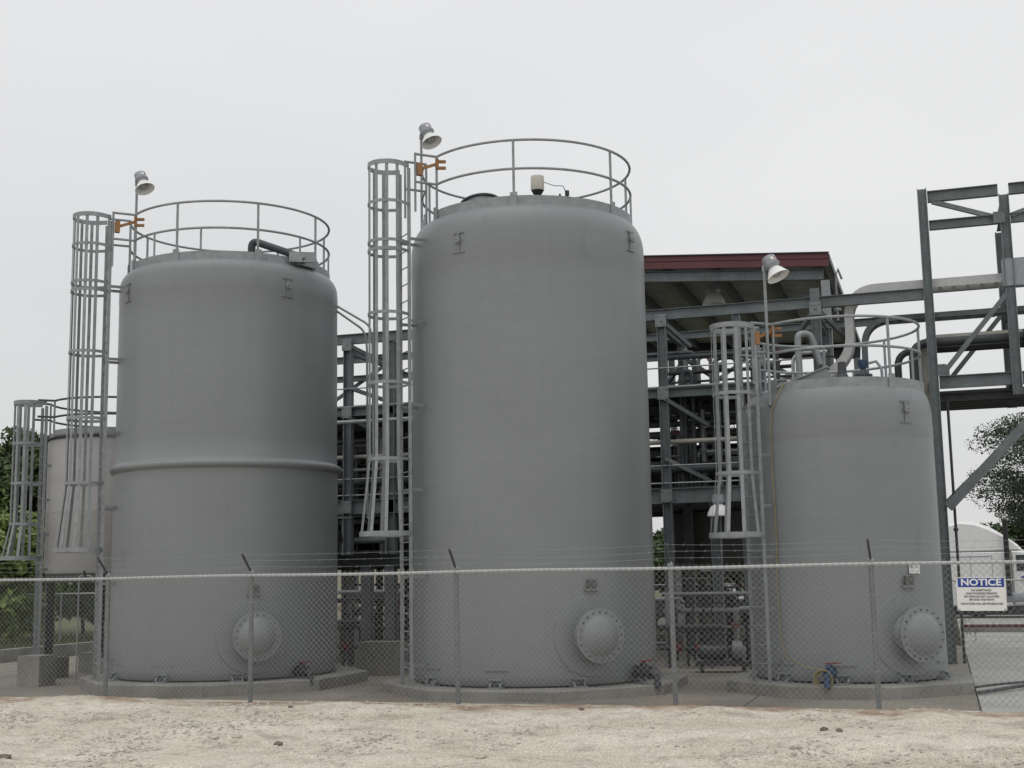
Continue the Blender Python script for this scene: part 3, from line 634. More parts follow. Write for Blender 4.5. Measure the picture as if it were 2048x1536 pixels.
b = MB(); b.box((4.73, Y1-.094, 7.9), (.21, .03, .36)); b.build('end_plate', 'steel', rack)
col(2.95, Y1, 3.72, 7.63, .17); col(3.0, Y1, FLOOR, 3.4, .2); col(3.0, Y2, FLOOR, 7.6, .2); col(-5.6, Y1, FLOOR, 7.63, .22); col(2.3, Y1, FLOOR, 3.38, .22)
xs_ = list(FX)+[7.18]
for y, z, d, xr in ((Y1, 7.77, .25, 7.06), (Y2, 7.7, .18, 8.6), (Y2, 7.18, .15, 4.7), (Y1, 5.92, .2, 4.7), (Y2, 5.85, .2, 4.7), (Y1, 3.56, .34, 3.05), (Y2, 3.5, .3, 4.7), (Y2, 4.75, .18, 4.7), (Y3, 6.1, .2, 4.7), (Y3, 3.5, .3, 4.7), (Y3, 4.8, .2, 4.7)):
    x0 = FX[0]
    if z > 7.6: beam((x0-.1, y, z), (xr, y, z), d, .14); continue
    for x in [q for q in FX[1:] if q < xr-.2]+[xr]:
        beam((x0+.105, y, z), (x-.105 if x != xr else x, y, z), d, .14); x0 = x
for x, y, z, sx, sz in ((1.22, Y1, 7.63, .55, -.55), (4.73, Y1, 7.63, .6, -.6), (4.73, Y1, 7.63, -.5, -.5), (-6.76, Y1, 7.63, .85, -.5), (-6.76, Y1, 6.55, .75, -.3), (1.3, Y2, 7.1, .7, -.5), (1.3, Y2, 7.1, -.6, -.5), (1.22, Y2, 6.5, .6, -.5), (2.95, Y2, 7.1, .55, -.5), (1.22, Y1, 5.8, .9, -.6), (1.22, Y1, 4.4, .9, -.5), (-6.76, Y1, 5.8, .8, -.5)):
    b = MB(); b.bar((x, y-.09, z), (x+sx, y+.6, z+sz), .09, .09); b.build('knee_brace', 'steel', rack)
for x, y, z, x2, z2 in ((1.25, Y2, 6.0, 2.9, 7.1), (3.0, Y2, 7.1, 4.7, 6.0), (-6.76, Y2, 7.6, -4.6, 5.9), (-9.6, Y2, 5.9, -6.76, 7.6)):
    b = MB(); b.bar((x, y+.1, z), (x2, y+.1, z2), .08, .08); b.build('brace', 'steel', rack)
for x in (-6.76, 1.22, 4.73):
    for z in (7.62, 5.92, 3.56):
        b = MB(); b.box((x, Y1-.108, z), (.26, .014, .3))
        for sx in (-.09, .09):
            for sz in (-.1, .1): b.lathe([(.018, 0), (.018, .02), (.001, .02)], 6, (x+sx, Y1-.115, z+sz), zto((0, -1, 0)))
        b.build('splice_plate', 'post', rack)
# decks
for k, (x0, x1, y0, y1, z) in enumerate(((-11.5, 4.9, 6.65, 12.4, 3.75), (-11.5, 3.3, 6.65, 8.9, 6.05), (-11.5, 0.4, 9.1, 12.4, 6.05), (-11.5, -3.2, 5.2, 12.4, 2.2), (-11.5, 3.2, 9.1, 12.4, 4.93))):
    b = MB(); b.box(((x0+x1)/2, (y0+y1)/2, z), (x1-x0, y1-y0, .04))
    y = y0+.3
    while y < y1: b.bar((x0, y, z-.08), (x1, y, z-.08), .05, .1); y += .6
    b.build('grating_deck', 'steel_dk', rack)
for z, y, x1 in ((7.0, Y1-.1, 4.6), (6.55, Y1-.1, 4.6), (4.75, Y1-.05, 3.3), (4.35, Y1-.05, 3.3), (3.0, Y1+1, -3.4)):
    b = MB(); b.tube([(-11.5, y, z-.5), (x1, y, z-.5)], .018, 6); b.build('handrail', 'galv', rack)
# taller rack bent at the right
bent = thing('rack_tower', 'tall open steel tower of the pipe rack beside the short tank', 'steel frame', (7.18, 6.5, FLOOR))
for x in (7.15, 8.83, 11.6):
    for y in (Y1, Y2): col(x, y, FLOOR if x < 8 else 5.45, 10.13 if (x, y) == (7.15, Y1) else 9.83 if y == Y1 else 9.6, .2, par=bent)
for y, zs_ in ((Y1, ((9.94, .24), (9.29, .2), (5.8, .27))), (Y2, ((5.75, .3), (8.4, .22)))):
    for z, d in zs_:
        for x0, x1 in ((7.15, 8.83), (8.83, 11.6)): beam((x0+.11, y, z), (x1-.11, y, z), d, .15, par=bent)
for x in (7.15, 8.83, 11.6):
    for z in (9.7, 7.5, 5.8): beam((x, Y1+.12, z), (x, Y2-.12, z), .2, .13, par=bent)
for p, q, s in (((7.35, Y1-.02, 9.82), (8.75, Y1+.02, 9.3), .1), ((8.95, Y1, 9.35), (10.6, Y1, 9.85), .1), ((7.36, Y1-.03, 6.0), (8.74, Y1-.03, 7.62), .1), ((7.36, Y2-.1, 6.0), (8.74, Y2-.1, 7.62), .1), ((7.27, Y1-.02, 3.1), (9.7, Y1-.02, 5.6), .2), ((7.27, Y2, 3.3), (9.7, Y2, 5.6), .16)):
    b = MB(); b.bar(p, q, s*.9, s); b.build('brace', 'steel', bent)
b = MB(); b.box((9.4, 7.75, 5.6), (4.4, 2.2, .05))
for y in np.arange(6.9, 8.8, .45): b.box((9.4, y, 5.5), (4.4, .06, .14))
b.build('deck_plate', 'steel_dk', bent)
for p in ((7.36, Y1-.12, 6.05), (8.7, Y1-.12, 9.3)):
    b = MB(); b.prism([(-.12, -.12), (.12, -.12), (.12, .08), (.04, .13), (-.12, .13)], 0, .014, p, Matrix.Rotation(R(90), 3, 'X')); b.build('gusset_plate', 'steel', bent)
b = MB(); b.box((8.95, 6.6, 8.1), (.5, .3, .6)); b.build('junction_box', 'lampgrey', bent)
# cable trays
def tray(path, wdt, hgt_, name, label, m='alu', ax=Vector((0, 1, 0))):
    t = thing(name, label, 'cable tray', path[0]); P = bend(path, 1.0, 12); n = len(P)
    def sweep(off, th, h):
        b = MB(); vs = []; fs = []
        for i in range(n):
            tg = (P[min(i+1, n-1)]-P[max(i-1, 0)]).normalized(); nr = ax.cross(tg)
            for a, c in ((-1, -1), (1, -1), (1, 1), (-1, 1)): vs.append(P[i]+ax*(off+a*th/2)+nr*c*h/2)
        for i in range(n-1):
            for k in range(4): fs.append((i*4+k, i*4+(k+1) % 4, i*4+4+(k+1) % 4, i*4+4+k))
        fs += [(3, 2, 1, 0), tuple((n-1)*4+k for k in range(4))]; b.add(vs, fs); return b
    for s in (-1, 1): sweep(s*wdt/2, .02, hgt_).build('side_rail', m, t)
    d = 0
    for i in range(n-1):
        L_ = (P[i+1]-P[i]).length; k = max(1, round(L_/.3)) if L_ > .2 else (i % 2)
        for j in range(k):
            q = P[i].lerp(P[i+1], (j+.5)/k); b = MB(); b.bar(q-ax*wdt/2, q+ax*wdt/2, .05, .03); b.build('tray_rung', m, t)
    b = MB()
    for o_ in (-.12, -.04, .05, .13): b.tube([p+ax*o_*wdt*2 for p in P], .018+.006*abs(o_)*5, 6)
    b.build('cables', 'black', t)
tray([(11.4, 7.05, 8.06), (5.42, 7.05, 8.06), (5.42, 7.05, 6.6), (4.7, 7.05, 6.0), (4.0, 7.05, 5.9)], .5, .19, 'cable_tray', 'pale aluminium cable tray curving down beside the rack tower')
tray([(11.4, 7.4, 7.42), (5.7, 7.4, 7.42), (5.7, 7.4, 6.0)], .4, .12, 'cable_tray', 'second cable tray below and behind the curved pale one', 'steel')
# pipes: a helper that makes each pipe run a thing of its own
def pipe(pts, r, label, m='pipe', fl=(), rb=.25, group=None):
    t = thing('process_pipe', label, 'pipe', pts[0], group); P = bend(pts, rb, 6); b = MB(); b.tube(P, r, 12 if r > .05 else 8); b.build('pipe_run', m, t)
    for k in fl:
        p = Vector(pts[k]); q = Vector(pts[k+1]); d = (q-p).normalized(); c = p.lerp(q, .5)
        b = MB(); b.lathe([(r, -.03), (r*1.7, -.03), (r*1.7, -.004), (r*1.7, .004), (r*1.7, .03), (r, .03)], 14, c, zto(d)); b.build('flange', m, t)
    return t
pipe([(11.4, 6.9, 6.75), (6.75, 6.9, 6.75), (6.75, 6.9, 5.2)], .1, 'large dark pipe elbowing down beside the short tank top', 'dark', (0,), .35)
pipe([(11.4, 7.2, 6.85), (6.95, 7.2, 6.85), (6.95, 7.2, 4.9)], .12, 'thick grey insulated pipe behind the dark elbowed pipe', 'tan', (0,), .35)
pipe([(11.4, 7.5, 6.68), (6.4, 7.5, 6.68), (6.4, 7.5, 3.6)], .08, 'slim dark pipe at the back of the elbowed pipes', 'dark', (), .35)
pipe([(7.4, 6.75, FLOOR), (7.4, 6.75, 5.45)], .03, 'thin dark conduit clamped along the tower column', 'dark', (0,))
pipe([(4.35, 6.0, 3.4), (4.35, 6.0, 7.0), (4.62, 6.1, 7.0), (4.8, 6.15, 6.3)], .075, 'pale insulated pipe bent over like a walking stick', 'galv', (), .28)
pipe([(4.2, 6.2, 3.4), (4.2, 6.2, 6.6), (4.95, 6.2, 6.6)], .04, 'thin white pipe beside the pale bent pipe', 'alu')
LOOPL = ('narrow grey looped pipe next to the front rack column', 'wide dark looped pipe in the middle of the rack deck', 'tallest shiny looped pipe of the rack deck', 'grey looped pipe by the short tank ladder', 'small dark looped pipe low on the rack deck', 'shiny looped pipe behind the pale bent pipe')
for i, (x, y, z, s) in enumerate(((1.75, 8.2, 7.0, .3), (2.25, 7.6, 6.85, .5), (2.75, 8.0, 7.05, .55), (3.35, 7.4, 6.6, .35), (1.55, 7.2, 6.5, .2), (3.75, 8.3, 6.4, .3))):
    pipe([(x, y, 3.7), (x, y, z), (x+s, y, z), (x+s, y, 3.8)], .05+.012*(i % 3), LOOPL[i], ('pipe', 'dark', 'galv')[i % 3], (), .16, 'looped pipes above the rack deck')
for i, (x, y, z0, z1) in enumerate(((1.5, 7.0, 3.7, 6.3), (1.95, 7.3, 3.7, 5.6), (2.35, 7.1, 3.7, 6.6), (2.65, 8.4, 2.2, 6.9), (3.2, 7.9, 3.7, 6.4), (-6.2, 7.3, 2.3, 5.6), (-5.9, 8.0, 2.3, 5.9), (-5.2, 7.2, 2.3, 5.4), (-7.2, 7.6, 2.3, 5.9), (-7.5, 8.2, FLOOR, 4.8))):
    pipe([(x, y, z0), (x, y, z1)], .04+.015*(i % 3), ('slim dark upright pipe next to the front rack column', 'short grey upright pipe on the deck behind the tallest tank', 'tall shiny upright pipe on the deck behind the tallest tank', 'slim dark upright pipe rising through both decks', 'grey upright pipe behind the short tank ladder', 'shiny upright pipe between the tall tanks', 'slim dark upright pipe between the tall tanks', 'short grey upright pipe beside the tallest tank ladder', 'shiny upright pipe behind the banded tank edge', 'slim dark upright pipe from the floor behind the banded tank')[i], ('dark', 'pipe', 'galv')[i % 3], (0,), .2, 'upright pipes on the rack decks')
for i, (y, z, r, x0, x1, m) in enumerate(((6.75, 4.82, .055, -11.4, 3.2, 'tan'), (7.4, 5.3, .07, -11.4, 3.0, 'dark'), (8.3, 5.15, .09, -11.4, 3.1, 'pipe'), (7.0, 4.2, .1, -11.4, 2.9, 'dark'), (7.9, 4.35, .13, -11.4, 3.0, 'vessel'), (6.8, 2.75, .08, -11.4, -3.5, 'pipe'), (7.6, 2.95, .12, -11.4, -3.5, 'dark'), (6.9, 6.12, .03, -11.4, 3.1, 'pipe'), (7.3, 6.15, .04, -11.4, 2.9, 'tan'), (8.4, 6.14, .03, -11.4, 3.2, 'dark'))):
    pipe([(x0, y, z), (x1, y, z), (x1, y+.4, z-.5)], r, ('thick tan insulated pipe along the front of the middle deck', 'thin dark pipe just above the tan insulated one', 'grey pipe running behind the tan insulated one', 'dark pipe along the front just above the low deck', 'thick brown pipe behind the dark one above the low deck', 'grey pipe above the lowest deck between the tall tanks', 'thick dark pipe above the lowest deck between the tall tanks', 'thin grey pipe along the front of the top deck', 'tan insulated pipe on the top deck', 'thin dark pipe at the back of the top deck')[i], m, (0,), .2, 'horizontal pipes on the rack')
pipe([(-6.9, 5.9, 5.6), (-6.3, 5.9, 5.6), (-4.2, 5.9, 5.6)], .05, 'grey conduit bending off the rack column between the tall tanks', 'galv')
pipe([(-6.95, 5.95, 5.5), (-6.95, 5.95, 2.9), (-7.15, 5.95, 2.6)], .035, 'thin conduit dropping to the white shaded lamp', 'galv')
# conduits from the banded tank to the middle
for k in (0, 1):
    z = 7.2-.1*k; pipe([onring(A, 20, 2.1, z+.15), (-3.65-.12*k, .9, z-.3), (-3.6-.12*k, .92, z-.6), (-3.6-.12*k, .95, 3.0)], .022, ('upper thin conduit of the pair bending down beside the banded tank', 'lower thin conduit of the pair bending down beside the banded tank')[k], 'galv', (), .35, 'paired conduits')
# hooded lamps on the rack
def hood_lamp(p, label, s=1.0, top=.35):
    t = thing('hooded_lamp', label, 'lamp', p); p = Vector(p)
    b = MB(); b.lathe([(.001, .32*s), (.1*s, .31*s), (.12*s, .18*s), (.07*s, .12*s)], 18, p); b.tube([p+Vector((0, 0, .3*s)), p+Vector((0, 0, .3*s+top))], .018, 6); b.build('housing', 'lampgrey', t)
    b = MB(); b.lathe([(.07*s, .14*s), (.13*s, .1*s), (.19*s, .0), (.205*s, -.07*s), (.2*s, -.075*s), (.18*s, 0), (.12*s, .085*s), (.001, .1*s)], 26, p); b.build('shade', 'white', t)
    b = MB(); b.lathe([(.06*s, .08*s), (.06*s, -.02*s), (.001, -.05*s)], 12, p); b.build('globe', 'glass', t)
hood_lamp((2.42, 6.2, 3.15), 'white hooded lamp under the low beam beside the short tank', 1.25, .2)
hood_lamp((-6.2, 4.3, 2.35), 'white hooded lamp between the two tall tanks', 1.0, .3)
b = MB(); b.tube(bend([(-6.2, 4.3, 2.9), (-6.2, 4.35, 3.2), (-6.6, 6.4, 3.3)], .2), .02, 6); tag(b.build('lamp_bracket', 'galv', at=(-6.2, 4.3, 2.9)), 'curved pipe bracket carrying the lamp between the tall tanks', 'bracket')

# ================================================================== canopy roof with red fascia
roof = thing('canopy_roof', 'shed roof with dark red fascia on steel posts behind the tanks', 'roof', (4.8, 9.2, FLOOR))
RX0, RX1, RY0, RY1 = -3.4, 4.9, 9.0, 22.0
rz = lambda x: 9.43+(4.88-x)*.073
for j in range(14):
    y0 = RY0+.05+j*(RY1-RY0)/14; y1 = y0+(RY1-RY0)/14-.01; b = MB(); prof = []; y = y0; k = 0
    step = (y1-y0)/12
    pr = [(y0+step*i, (.0 if i % 4 in (0, 1) else .045)) for i in range(13)]
    vs = [(x, yy, rz(x)-.06+zz+s) for s in (0, .006) for x in (RX0, RX1-.02) for yy, zz in pr]; n_ = 13
    fs = [(i, i+1, n_+i+1, n_+i) for i in range(12)]+[(2*n_+i, 3*n_+i, 3*n_+i+1, 2*n_+i+1) for i in range(12)]
    b.add(vs, fs); b.build('roof_sheet', 'roof', roof)
for k, (dz, h, th) in enumerate(((-.045, .13, .05), (-.15, .05, .02), (-.235, .13, .05))):
    b = MB(); b.bar((RX0, RY0-.03, rz(RX0)+dz+.02), (RX1, RY0-.03, rz(RX1)+dz+.02), th, h); b.build('fascia_strip', 'red', roof)
b = MB(); b.bar((RX0, RY0-.055, rz(RX0)+.055), (RX1+.02, RY0-.055, rz(RX1)+.055), .1, .025); b.build('fascia_cap', 'dark', roof)
b = MB(); b.bar((RX1+.01, RY0, rz(RX1)-.05), (RX1+.01, RY1, rz(RX1)-.05), .03, .16); b.build('edge_trim', 'dark', roof)
beam((RX0, RY0+.15, rz(RX0)-.44), (RX1-.15, RY0+.15, rz(RX1)-.44), .26, .15, par=roof, name='eave_beam')
beam((RX0, RY1-.2, rz(RX0)-.44), (RX1-.1, RY1-.2, rz(RX1)-.44), .3, .15, 'steel_dk', roof, 'eave_beam')
b = MB(); b.bar((RX0, RY1, rz(RX0)-.3), (RX1, RY1, rz(RX1)-.3), .05, .55); b.build('rear_fascia', 'dark', roof)
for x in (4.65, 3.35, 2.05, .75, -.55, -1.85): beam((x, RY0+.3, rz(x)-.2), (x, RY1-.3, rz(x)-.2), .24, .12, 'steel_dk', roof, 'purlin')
for x, y in ((4.78, RY0+.18), (4.78, RY1-.3), (-1.5, RY0+.18), (-1.5, RY1-.3), (1.6, RY1-.3)):
    b = MB(); b.box((x, y, (rz(x)-.6+FLOOR)/2), (.2, .2, rz(x)-.6-FLOOR)); b.build('roof_post', 'galv', roof)
for p, q in (((4.7, RY0+.3, 8.4), (3.6, RY0+2.2, 9.1)), ((4.7, RY0+.3, 7.6), (4.72, RY0+2.4, 8.9))):
    b = MB(); b.bar(p, q, .09, .09); b.build('brace', 'galv', roof)
hood_lamp((1.75, 11.0, 8.95), 'dusty high bay lamp hanging under the canopy roof', 1.5, .3)
b = MB(); b.tube([(5.02, 9.35, 7.6), (5.02, 9.35, 8.95), (5.08, 9.4, 9.15), (5.16, 9.45, 8.9)], .03, 8); b.lathe([(.09, 0), (.09, .06)], 10, (5.02, 9.35, 8.1)); tag(b.build('vent_pipe', 'galv', at=(5.02, 9.35, 7.6)), 'galvanized hooked vent pipe at the canopy roof corner', 'pipe')

# ================================================================== plant equipment seen in the gaps
def vtank(x, y, r, z0, z1, label, m='vessel', cone=.35, legs=True, legz=FLOOR):
    t = thing('process_vessel', label, 'vessel', (x, y, legz))
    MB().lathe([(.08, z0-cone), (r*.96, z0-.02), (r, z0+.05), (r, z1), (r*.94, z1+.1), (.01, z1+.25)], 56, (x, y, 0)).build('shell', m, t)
    if legs:
        for th in (45, 135, 225, 315):
            p = onring((x, y), th, r*.92, 0); b = MB(); b.box((p.x, p.y, (z0+.3+legz)/2), (.15, .15, z0+.3-legz), R(th)); b.build('leg', 'steel_dk', t)
    b = MB(); b.tube([(x, y, z0-cone), (x, y, z0-cone-.5)], .08, 10); b.lathe([(.15, 0), (.15, .06)], 12, (x, y, z0-cone-.3)); b.build('outlet', 'dark', t)
vtank(2.1, 10.9, 1.75, 1.95, 3.3, 'brown grey process vessel on legs under the rack behind the short tank', cone=.25)
vtank(-6.2, 9.6, 1.1, 4.0, 5.3, 'dark process vessel on the rack deck between the tall tanks', legs=False, legz=3.77)
vtank(-4.6, 10.8, 1.2, 2.55, 3.3, 'squat dark vessel under the rack between the tall tanks', cone=.2)
vtank(1.9, 10.6, .8, 4.2, 4.55, 'dark drum on the rack deck behind the short tank', legs=False, legz=3.77, cone=.2)
for i, (x, y, rr, z0, z1, lz, lb) in enumerate(((-8.4, 11.2, 1.2, 4.1, 5.4, 3.77, 'tall dark drum on the rack deck behind the banded tank'), (-9.9, 10.6, 1.1, 4.0, 5.0, 3.77, 'low dark drum on the rack deck behind the banded tank'),
        (.35, 11.2, .85, 4.05, 4.6, 3.77, 'dark drum on the rack deck behind the tallest tank'), (3.3, 11.4, .8, 4.1, 4.75, 3.77, 'low dark drum on the rack deck above the brown vessel'))): vtank(x, y, rr, z0, z1, lb, legs=False, legz=lz, cone=.2)
vtank(-8.2, 10.4, 1.5, 2.65, 3.3, 'wide dark vessel under the rack behind the banded tank', cone=.2)
vtank(-9.8, 8.3, .6, 2.5, 3.3, 'narrow dark vessel on the low deck behind the banded tank', cone=.1, legs=False, legz=2.2)
def pump(x, y, rzv, label, z=FLOOR):
    t = thing('pump_skid', label, 'pump', (x, y, z)); u = Vector((math.cos(rzv), math.sin(rzv), 0)); o = Vector((x, y, z)); mz = Matrix.Rotation(rzv, 3, 'Z')
    b = MB(); b.box(o+Vector((0, 0, .18)), (1.1, .45, .08), mx=mz)
    for s in (-.42, .42):
        for k in (-.17, .17): b.box(o+mz @ Vector((s, k, .07)), (.08, .08, .14), mx=mz)
    b.build('base_frame', 'dark', t)
    b = MB(); b.lathe([(.001, -.3), (.1, -.28), (.14, -.24), (.15, -.2), (.15, .2), (.11, .26), (.001, .28)], 18, o-u*.2+Vector((0, 0, .4)), zto(u)); b.box(o-u*.2+Vector((0, 0, .58)), (.14, .12, .1), mx=mz); b.build('motor', 'dark', t)
    b = MB(); b.lathe([(.001, -.12), (.2, -.1), (.22, 0), (.2, .1), (.001, .12)], 20, o+u*.3+Vector((0, 0, .42)), zto(u)); b.tube(bend([o+u*.3+Vector((0, 0, .5)), o+u*.3+Vector((0, 0, 1.25)), o+u*1.2+Vector((0, 0, 1.25))], .15), .06, 10); b.build('casing', 'pipe', t)
    b = MB(); b.lathe([(.06, 0), (.08, 0), (.08, .02), (.06, .02)], 14, o+u*.3+Vector((0, -.1, .95)), zto((0, -1, 0))); b.bar(o+u*.3+Vector((-.07, -.11, .95)), o+u*.3+Vector((.07, -.11, .95)), .014, .016); b.build('hand_wheel', 'redp', t)
pump(2.75, 3.9, R(10), 'dark pump skid on the floor between the tallest and short tanks')
pump(3.35, 5.2, R(95), 'second dark pump skid behind the first one')
pump(-4.4, 5.3, R(0), 'dark pump skid between the two tall tanks')
pump(-5.3, 7.7, R(80), 'dark pump skid under the rack behind the tall tanks')
def stand(x, y, wd, h, label):
    t = thing('valve_stand', label, 'pipes', (x, y, FLOOR)); b = MB()
    for s in (-1, 1): b.box((x+s*wd/2, y, FLOOR+h/2), (.06, .06, h))
    b.box((x, y, FLOOR+h), (wd+.1, .08, .06)); b.build('frame', 'dark', t)
    b = MB(); b.tube([(x-wd/2-.4, y-.06, FLOOR+h*.55), (x+wd/2+.4, y-.06, FLOOR+h*.55)], .05, 10); b.tube([(x-wd/2-.2, y-.05, FLOOR+h+.1), (x+wd/2+.3, y-.05, FLOOR+h+.1)], .06, 10)
    for s in (-.3, .1, .35): b.tube([(x+s*wd, y-.05, FLOOR+.15), (x+s*wd, y-.05, FLOOR+h+.5)], .03, 8)
    b.build('pipes', 'dark', t)
    for s in (-.25, .2):
        b = MB(); b.lathe([(.05, 0), (.065, 0), (.065, .02), (.05, .02)], 12, (x+s*wd, y-.13, FLOOR+h*.55+.03), zto((0, -1, 0))); b.lathe([(.075, -.05), (.075, .05)], 10, (x+s*wd, y-.06, FLOOR+h*.55), zto((1, 0, 0))); b.build('valve', 'redp', t)
stand(1.9, 5.0, .9, .75, 'low pipe stand with red valves behind the tallest tank'); stand(-5.6, 3.6, 1.0, .95, 'pipe stand with red valves between the tall tanks'); stand(-6.6, 8.6, 1.4, 1.3, 'tall pipe stand with red valves under the rack'); stand(3.6, 8.2, 1.0, 1.0, 'pipe stand behind the pump skids under the rack')
b = MB(); b.box((-4.2, 2.75, .17), (.85, .7, .68)); tag(b.build('equipment_plinth', 'conc_dk', at=(-4.2, 2.75, FLOOR)), 'dark concrete plinth between the two tall tanks', 'plinth')
b = MB(); b.box((-4.25, 4.2, .1), (.7, .7, .54)); tag(b.build('equipment_plinth', 'conc', at=(-4.25, 4.2, FLOOR)), 'smaller pale concrete plinth behind the dark one', 'plinth')
for x, y in ((-4.75, 3.2), (-4.15, 3.1)):
    b = MB(); b.ibeam((x, y, FLOOR), (x, y, 2.1), .22, .22, .018, .014); tag(b.build('support_column', 'steel', at=(x, y, FLOOR)), 'short wide steel column between the tall tanks', 'column', 'short columns between the tall tanks')
b = MB(); b.ibeam((-6.8, 3.15, 2.22), (-2.2, 3.15, 2.22), .22, .2); tag(b.build('support_beam', 'steel_dk', at=(-4.5, 3.15, 2.1)), 'dark cross beam resting on the short wide columns', 'beam')
def cluster(x, y, wd, dp, z0, z1, n, label, seed):
    rs = random.Random(seed); t = thing('pipe_cluster', label, 'pipes', (x, y, z0))
    for i in range(n):
        a = Vector((x+rs.uniform(-wd, wd)/2, y+rs.uniform(-dp, dp)/2, z0)); rr = rs.choice((.02, .03, .045, .06)); m_ = rs.choice(('dark', 'dark', 'pipe', 'galv', 'black'))
        b = MB(); k = rs.random()
        if k < .45: b.tube([a, a+Vector((0, 0, (z1-z0)*rs.uniform(.5, 1)))], rr, 8)
        elif k < .75:
            zz = rs.uniform(.15, .95)*(z1-z0); b.tube([Vector((x-wd/2, a.y, z0+zz)), Vector((x+wd/2, a.y, z0+zz))], rr, 8)
        else:
            h_ = (z1-z0)*rs.uniform(.3, .9); L_ = rs.uniform(.3, .7)*wd*rs.choice((-1, 1)); b.tube(bend([a, a+Vector((0, 0, h_)), a+Vector((L_, 0, h_)), a+Vector((L_, 0, 0))], .12), rr, 8)
        b.build('pipe', m_, t)
        if rs.random() < .55:
            zz = rs.uniform(.25, .85)*(z1-z0); q = Vector((a.x, a.y, z0+zz)); b = MB()
            b.lathe([(.001, -.07), (rr*2.1, -.07), (rr*2.1, -.045), (rr*1.4, -.04), (rr*1.6, 0), (rr*1.4, .04), (rr*2.1, .045), (rr*2.1, .07), (.001, .07)], 12, q); b.tube([q, q+Vector((0, -rr*3, 0))], .012, 6); b.build('valve', rs.choice(('dark', 'black', 'pipe')), t)
        if rs.random() < .16:
            q = Vector((a.x, a.y-rr*3-.02, z0+rs.uniform(.3, .8)*(z1-z0))); b = MB(); b.lathe([(.055, 0), (.07, 0), (.07, .02), (.055, .02)], 14, q, zto((0, -1, 0))); b.bar(q-Vector((.06, 0, 0)), q+Vector((.06, 0, 0)), .012, .014); b.build('hand_wheel', 'redp', t)
for i, (x, y, wd, dp, z0, z1, n_, lb) in enumerate(((2.2, 5.6, 1.9, .8, FLOOR, 1.5, 16, 'tangle of dark pipes and valves beside the pump skids'), (2.9, 7.6, 2.2, 1.2, FLOOR, 2.6, 18, 'dense upright pipes under the rack behind the pump skids'),
        (-5.4, 4.9, 1.6, .9, FLOOR, 1.7, 14, 'tangle of pipes and valves between the two tall tanks'), (-7.2, 9.6, 2.4, 1.6, FLOOR, 2.0, 16, 'dense pipes under the rack behind the tall tanks'),
        (1.9, 8.0, 2.2, 1.4, 3.77, 5.6, 20, 'crowded pipes on the low rack deck behind the short tank ladder'), (1.6, 9.9, 2.6, 1.2, 4.95, 6.1, 14, 'pipes and valves on the middle rack deck'),
        (-7.0, 7.7, 2.6, 1.4, 3.77, 5.7, 18, 'crowded pipes on the low rack deck between the tall tanks'), (-6.9, 7.4, 2.6, 1.6, 2.22, 3.5, 18, 'crowded pipes on the lowest rack deck between the tall tanks'), (2.6, 7.5, 3.0, 1.4, 6.07, 7.2, 8, 'small pipes on the top rack deck under the canopy'))): cluster(x, y, wd, dp, z0, z1, n_, lb, 100+i)
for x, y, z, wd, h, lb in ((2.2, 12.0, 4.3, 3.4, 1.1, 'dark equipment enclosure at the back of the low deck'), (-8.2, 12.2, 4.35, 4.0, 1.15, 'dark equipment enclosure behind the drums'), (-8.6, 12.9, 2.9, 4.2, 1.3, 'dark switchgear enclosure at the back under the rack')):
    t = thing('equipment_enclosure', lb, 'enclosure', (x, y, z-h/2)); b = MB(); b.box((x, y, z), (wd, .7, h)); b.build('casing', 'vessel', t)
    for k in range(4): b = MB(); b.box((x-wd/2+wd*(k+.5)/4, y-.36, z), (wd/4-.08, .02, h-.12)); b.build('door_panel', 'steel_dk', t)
# coiled dark hoses on the floor by the right plinth
b = MB(); b.tube(bend([(7.5, -.6, -.12), (8.4, .9, -.1), (9.6, 1.6, -.12), (11.5, 1.2, -.12)], .5), .03, 8); b.tube(bend([(7.3, -.1, -.1), (8.2, .4, -.02), (9.2, 1.2, -.1), (11.5, 2.1, -.12)], .5), .02, 8)
tag(b.build('floor_hose', 'dark', at=(8, 0, FLOOR)), 'dark hoses lying on the paving beside the short tank', 'hose')

# ================================================================== far things: cream building, truck, back fence
bl = thing('cream_building', 'long low cream metal building far behind the rack', 'building', (-16, 30, -.4))
b = MB(); b.box((-15, 32, 1.3), (17, 8, 3.4)); b.build('wall', 'cream', bl)
b = MB(); b.prism([(-4.3, 0), (4.3, 0), (0, .9)], -8.8, 8.8, (-15, 32, 3.0), Matrix(((0, 0, 1), (1, 0, 0), (0, 1, 0)))); b.build('roof', 'roof', bl)
for x in (-21.5, -9):
    b = MB(); b.box((x, 27.97, 1.6), (1.0, .06, .9)); wdo = b.build('window', 'winglass', bl); b = MB()
    for s in (-1, 1): b.box((x+s*.53, 27.95, 1.6), (.07, .1, 1.04)); b.box((x, 27.95, 1.6+s*.49), (.98, .1, .07))
    b.build('frame', 'white', wdo)

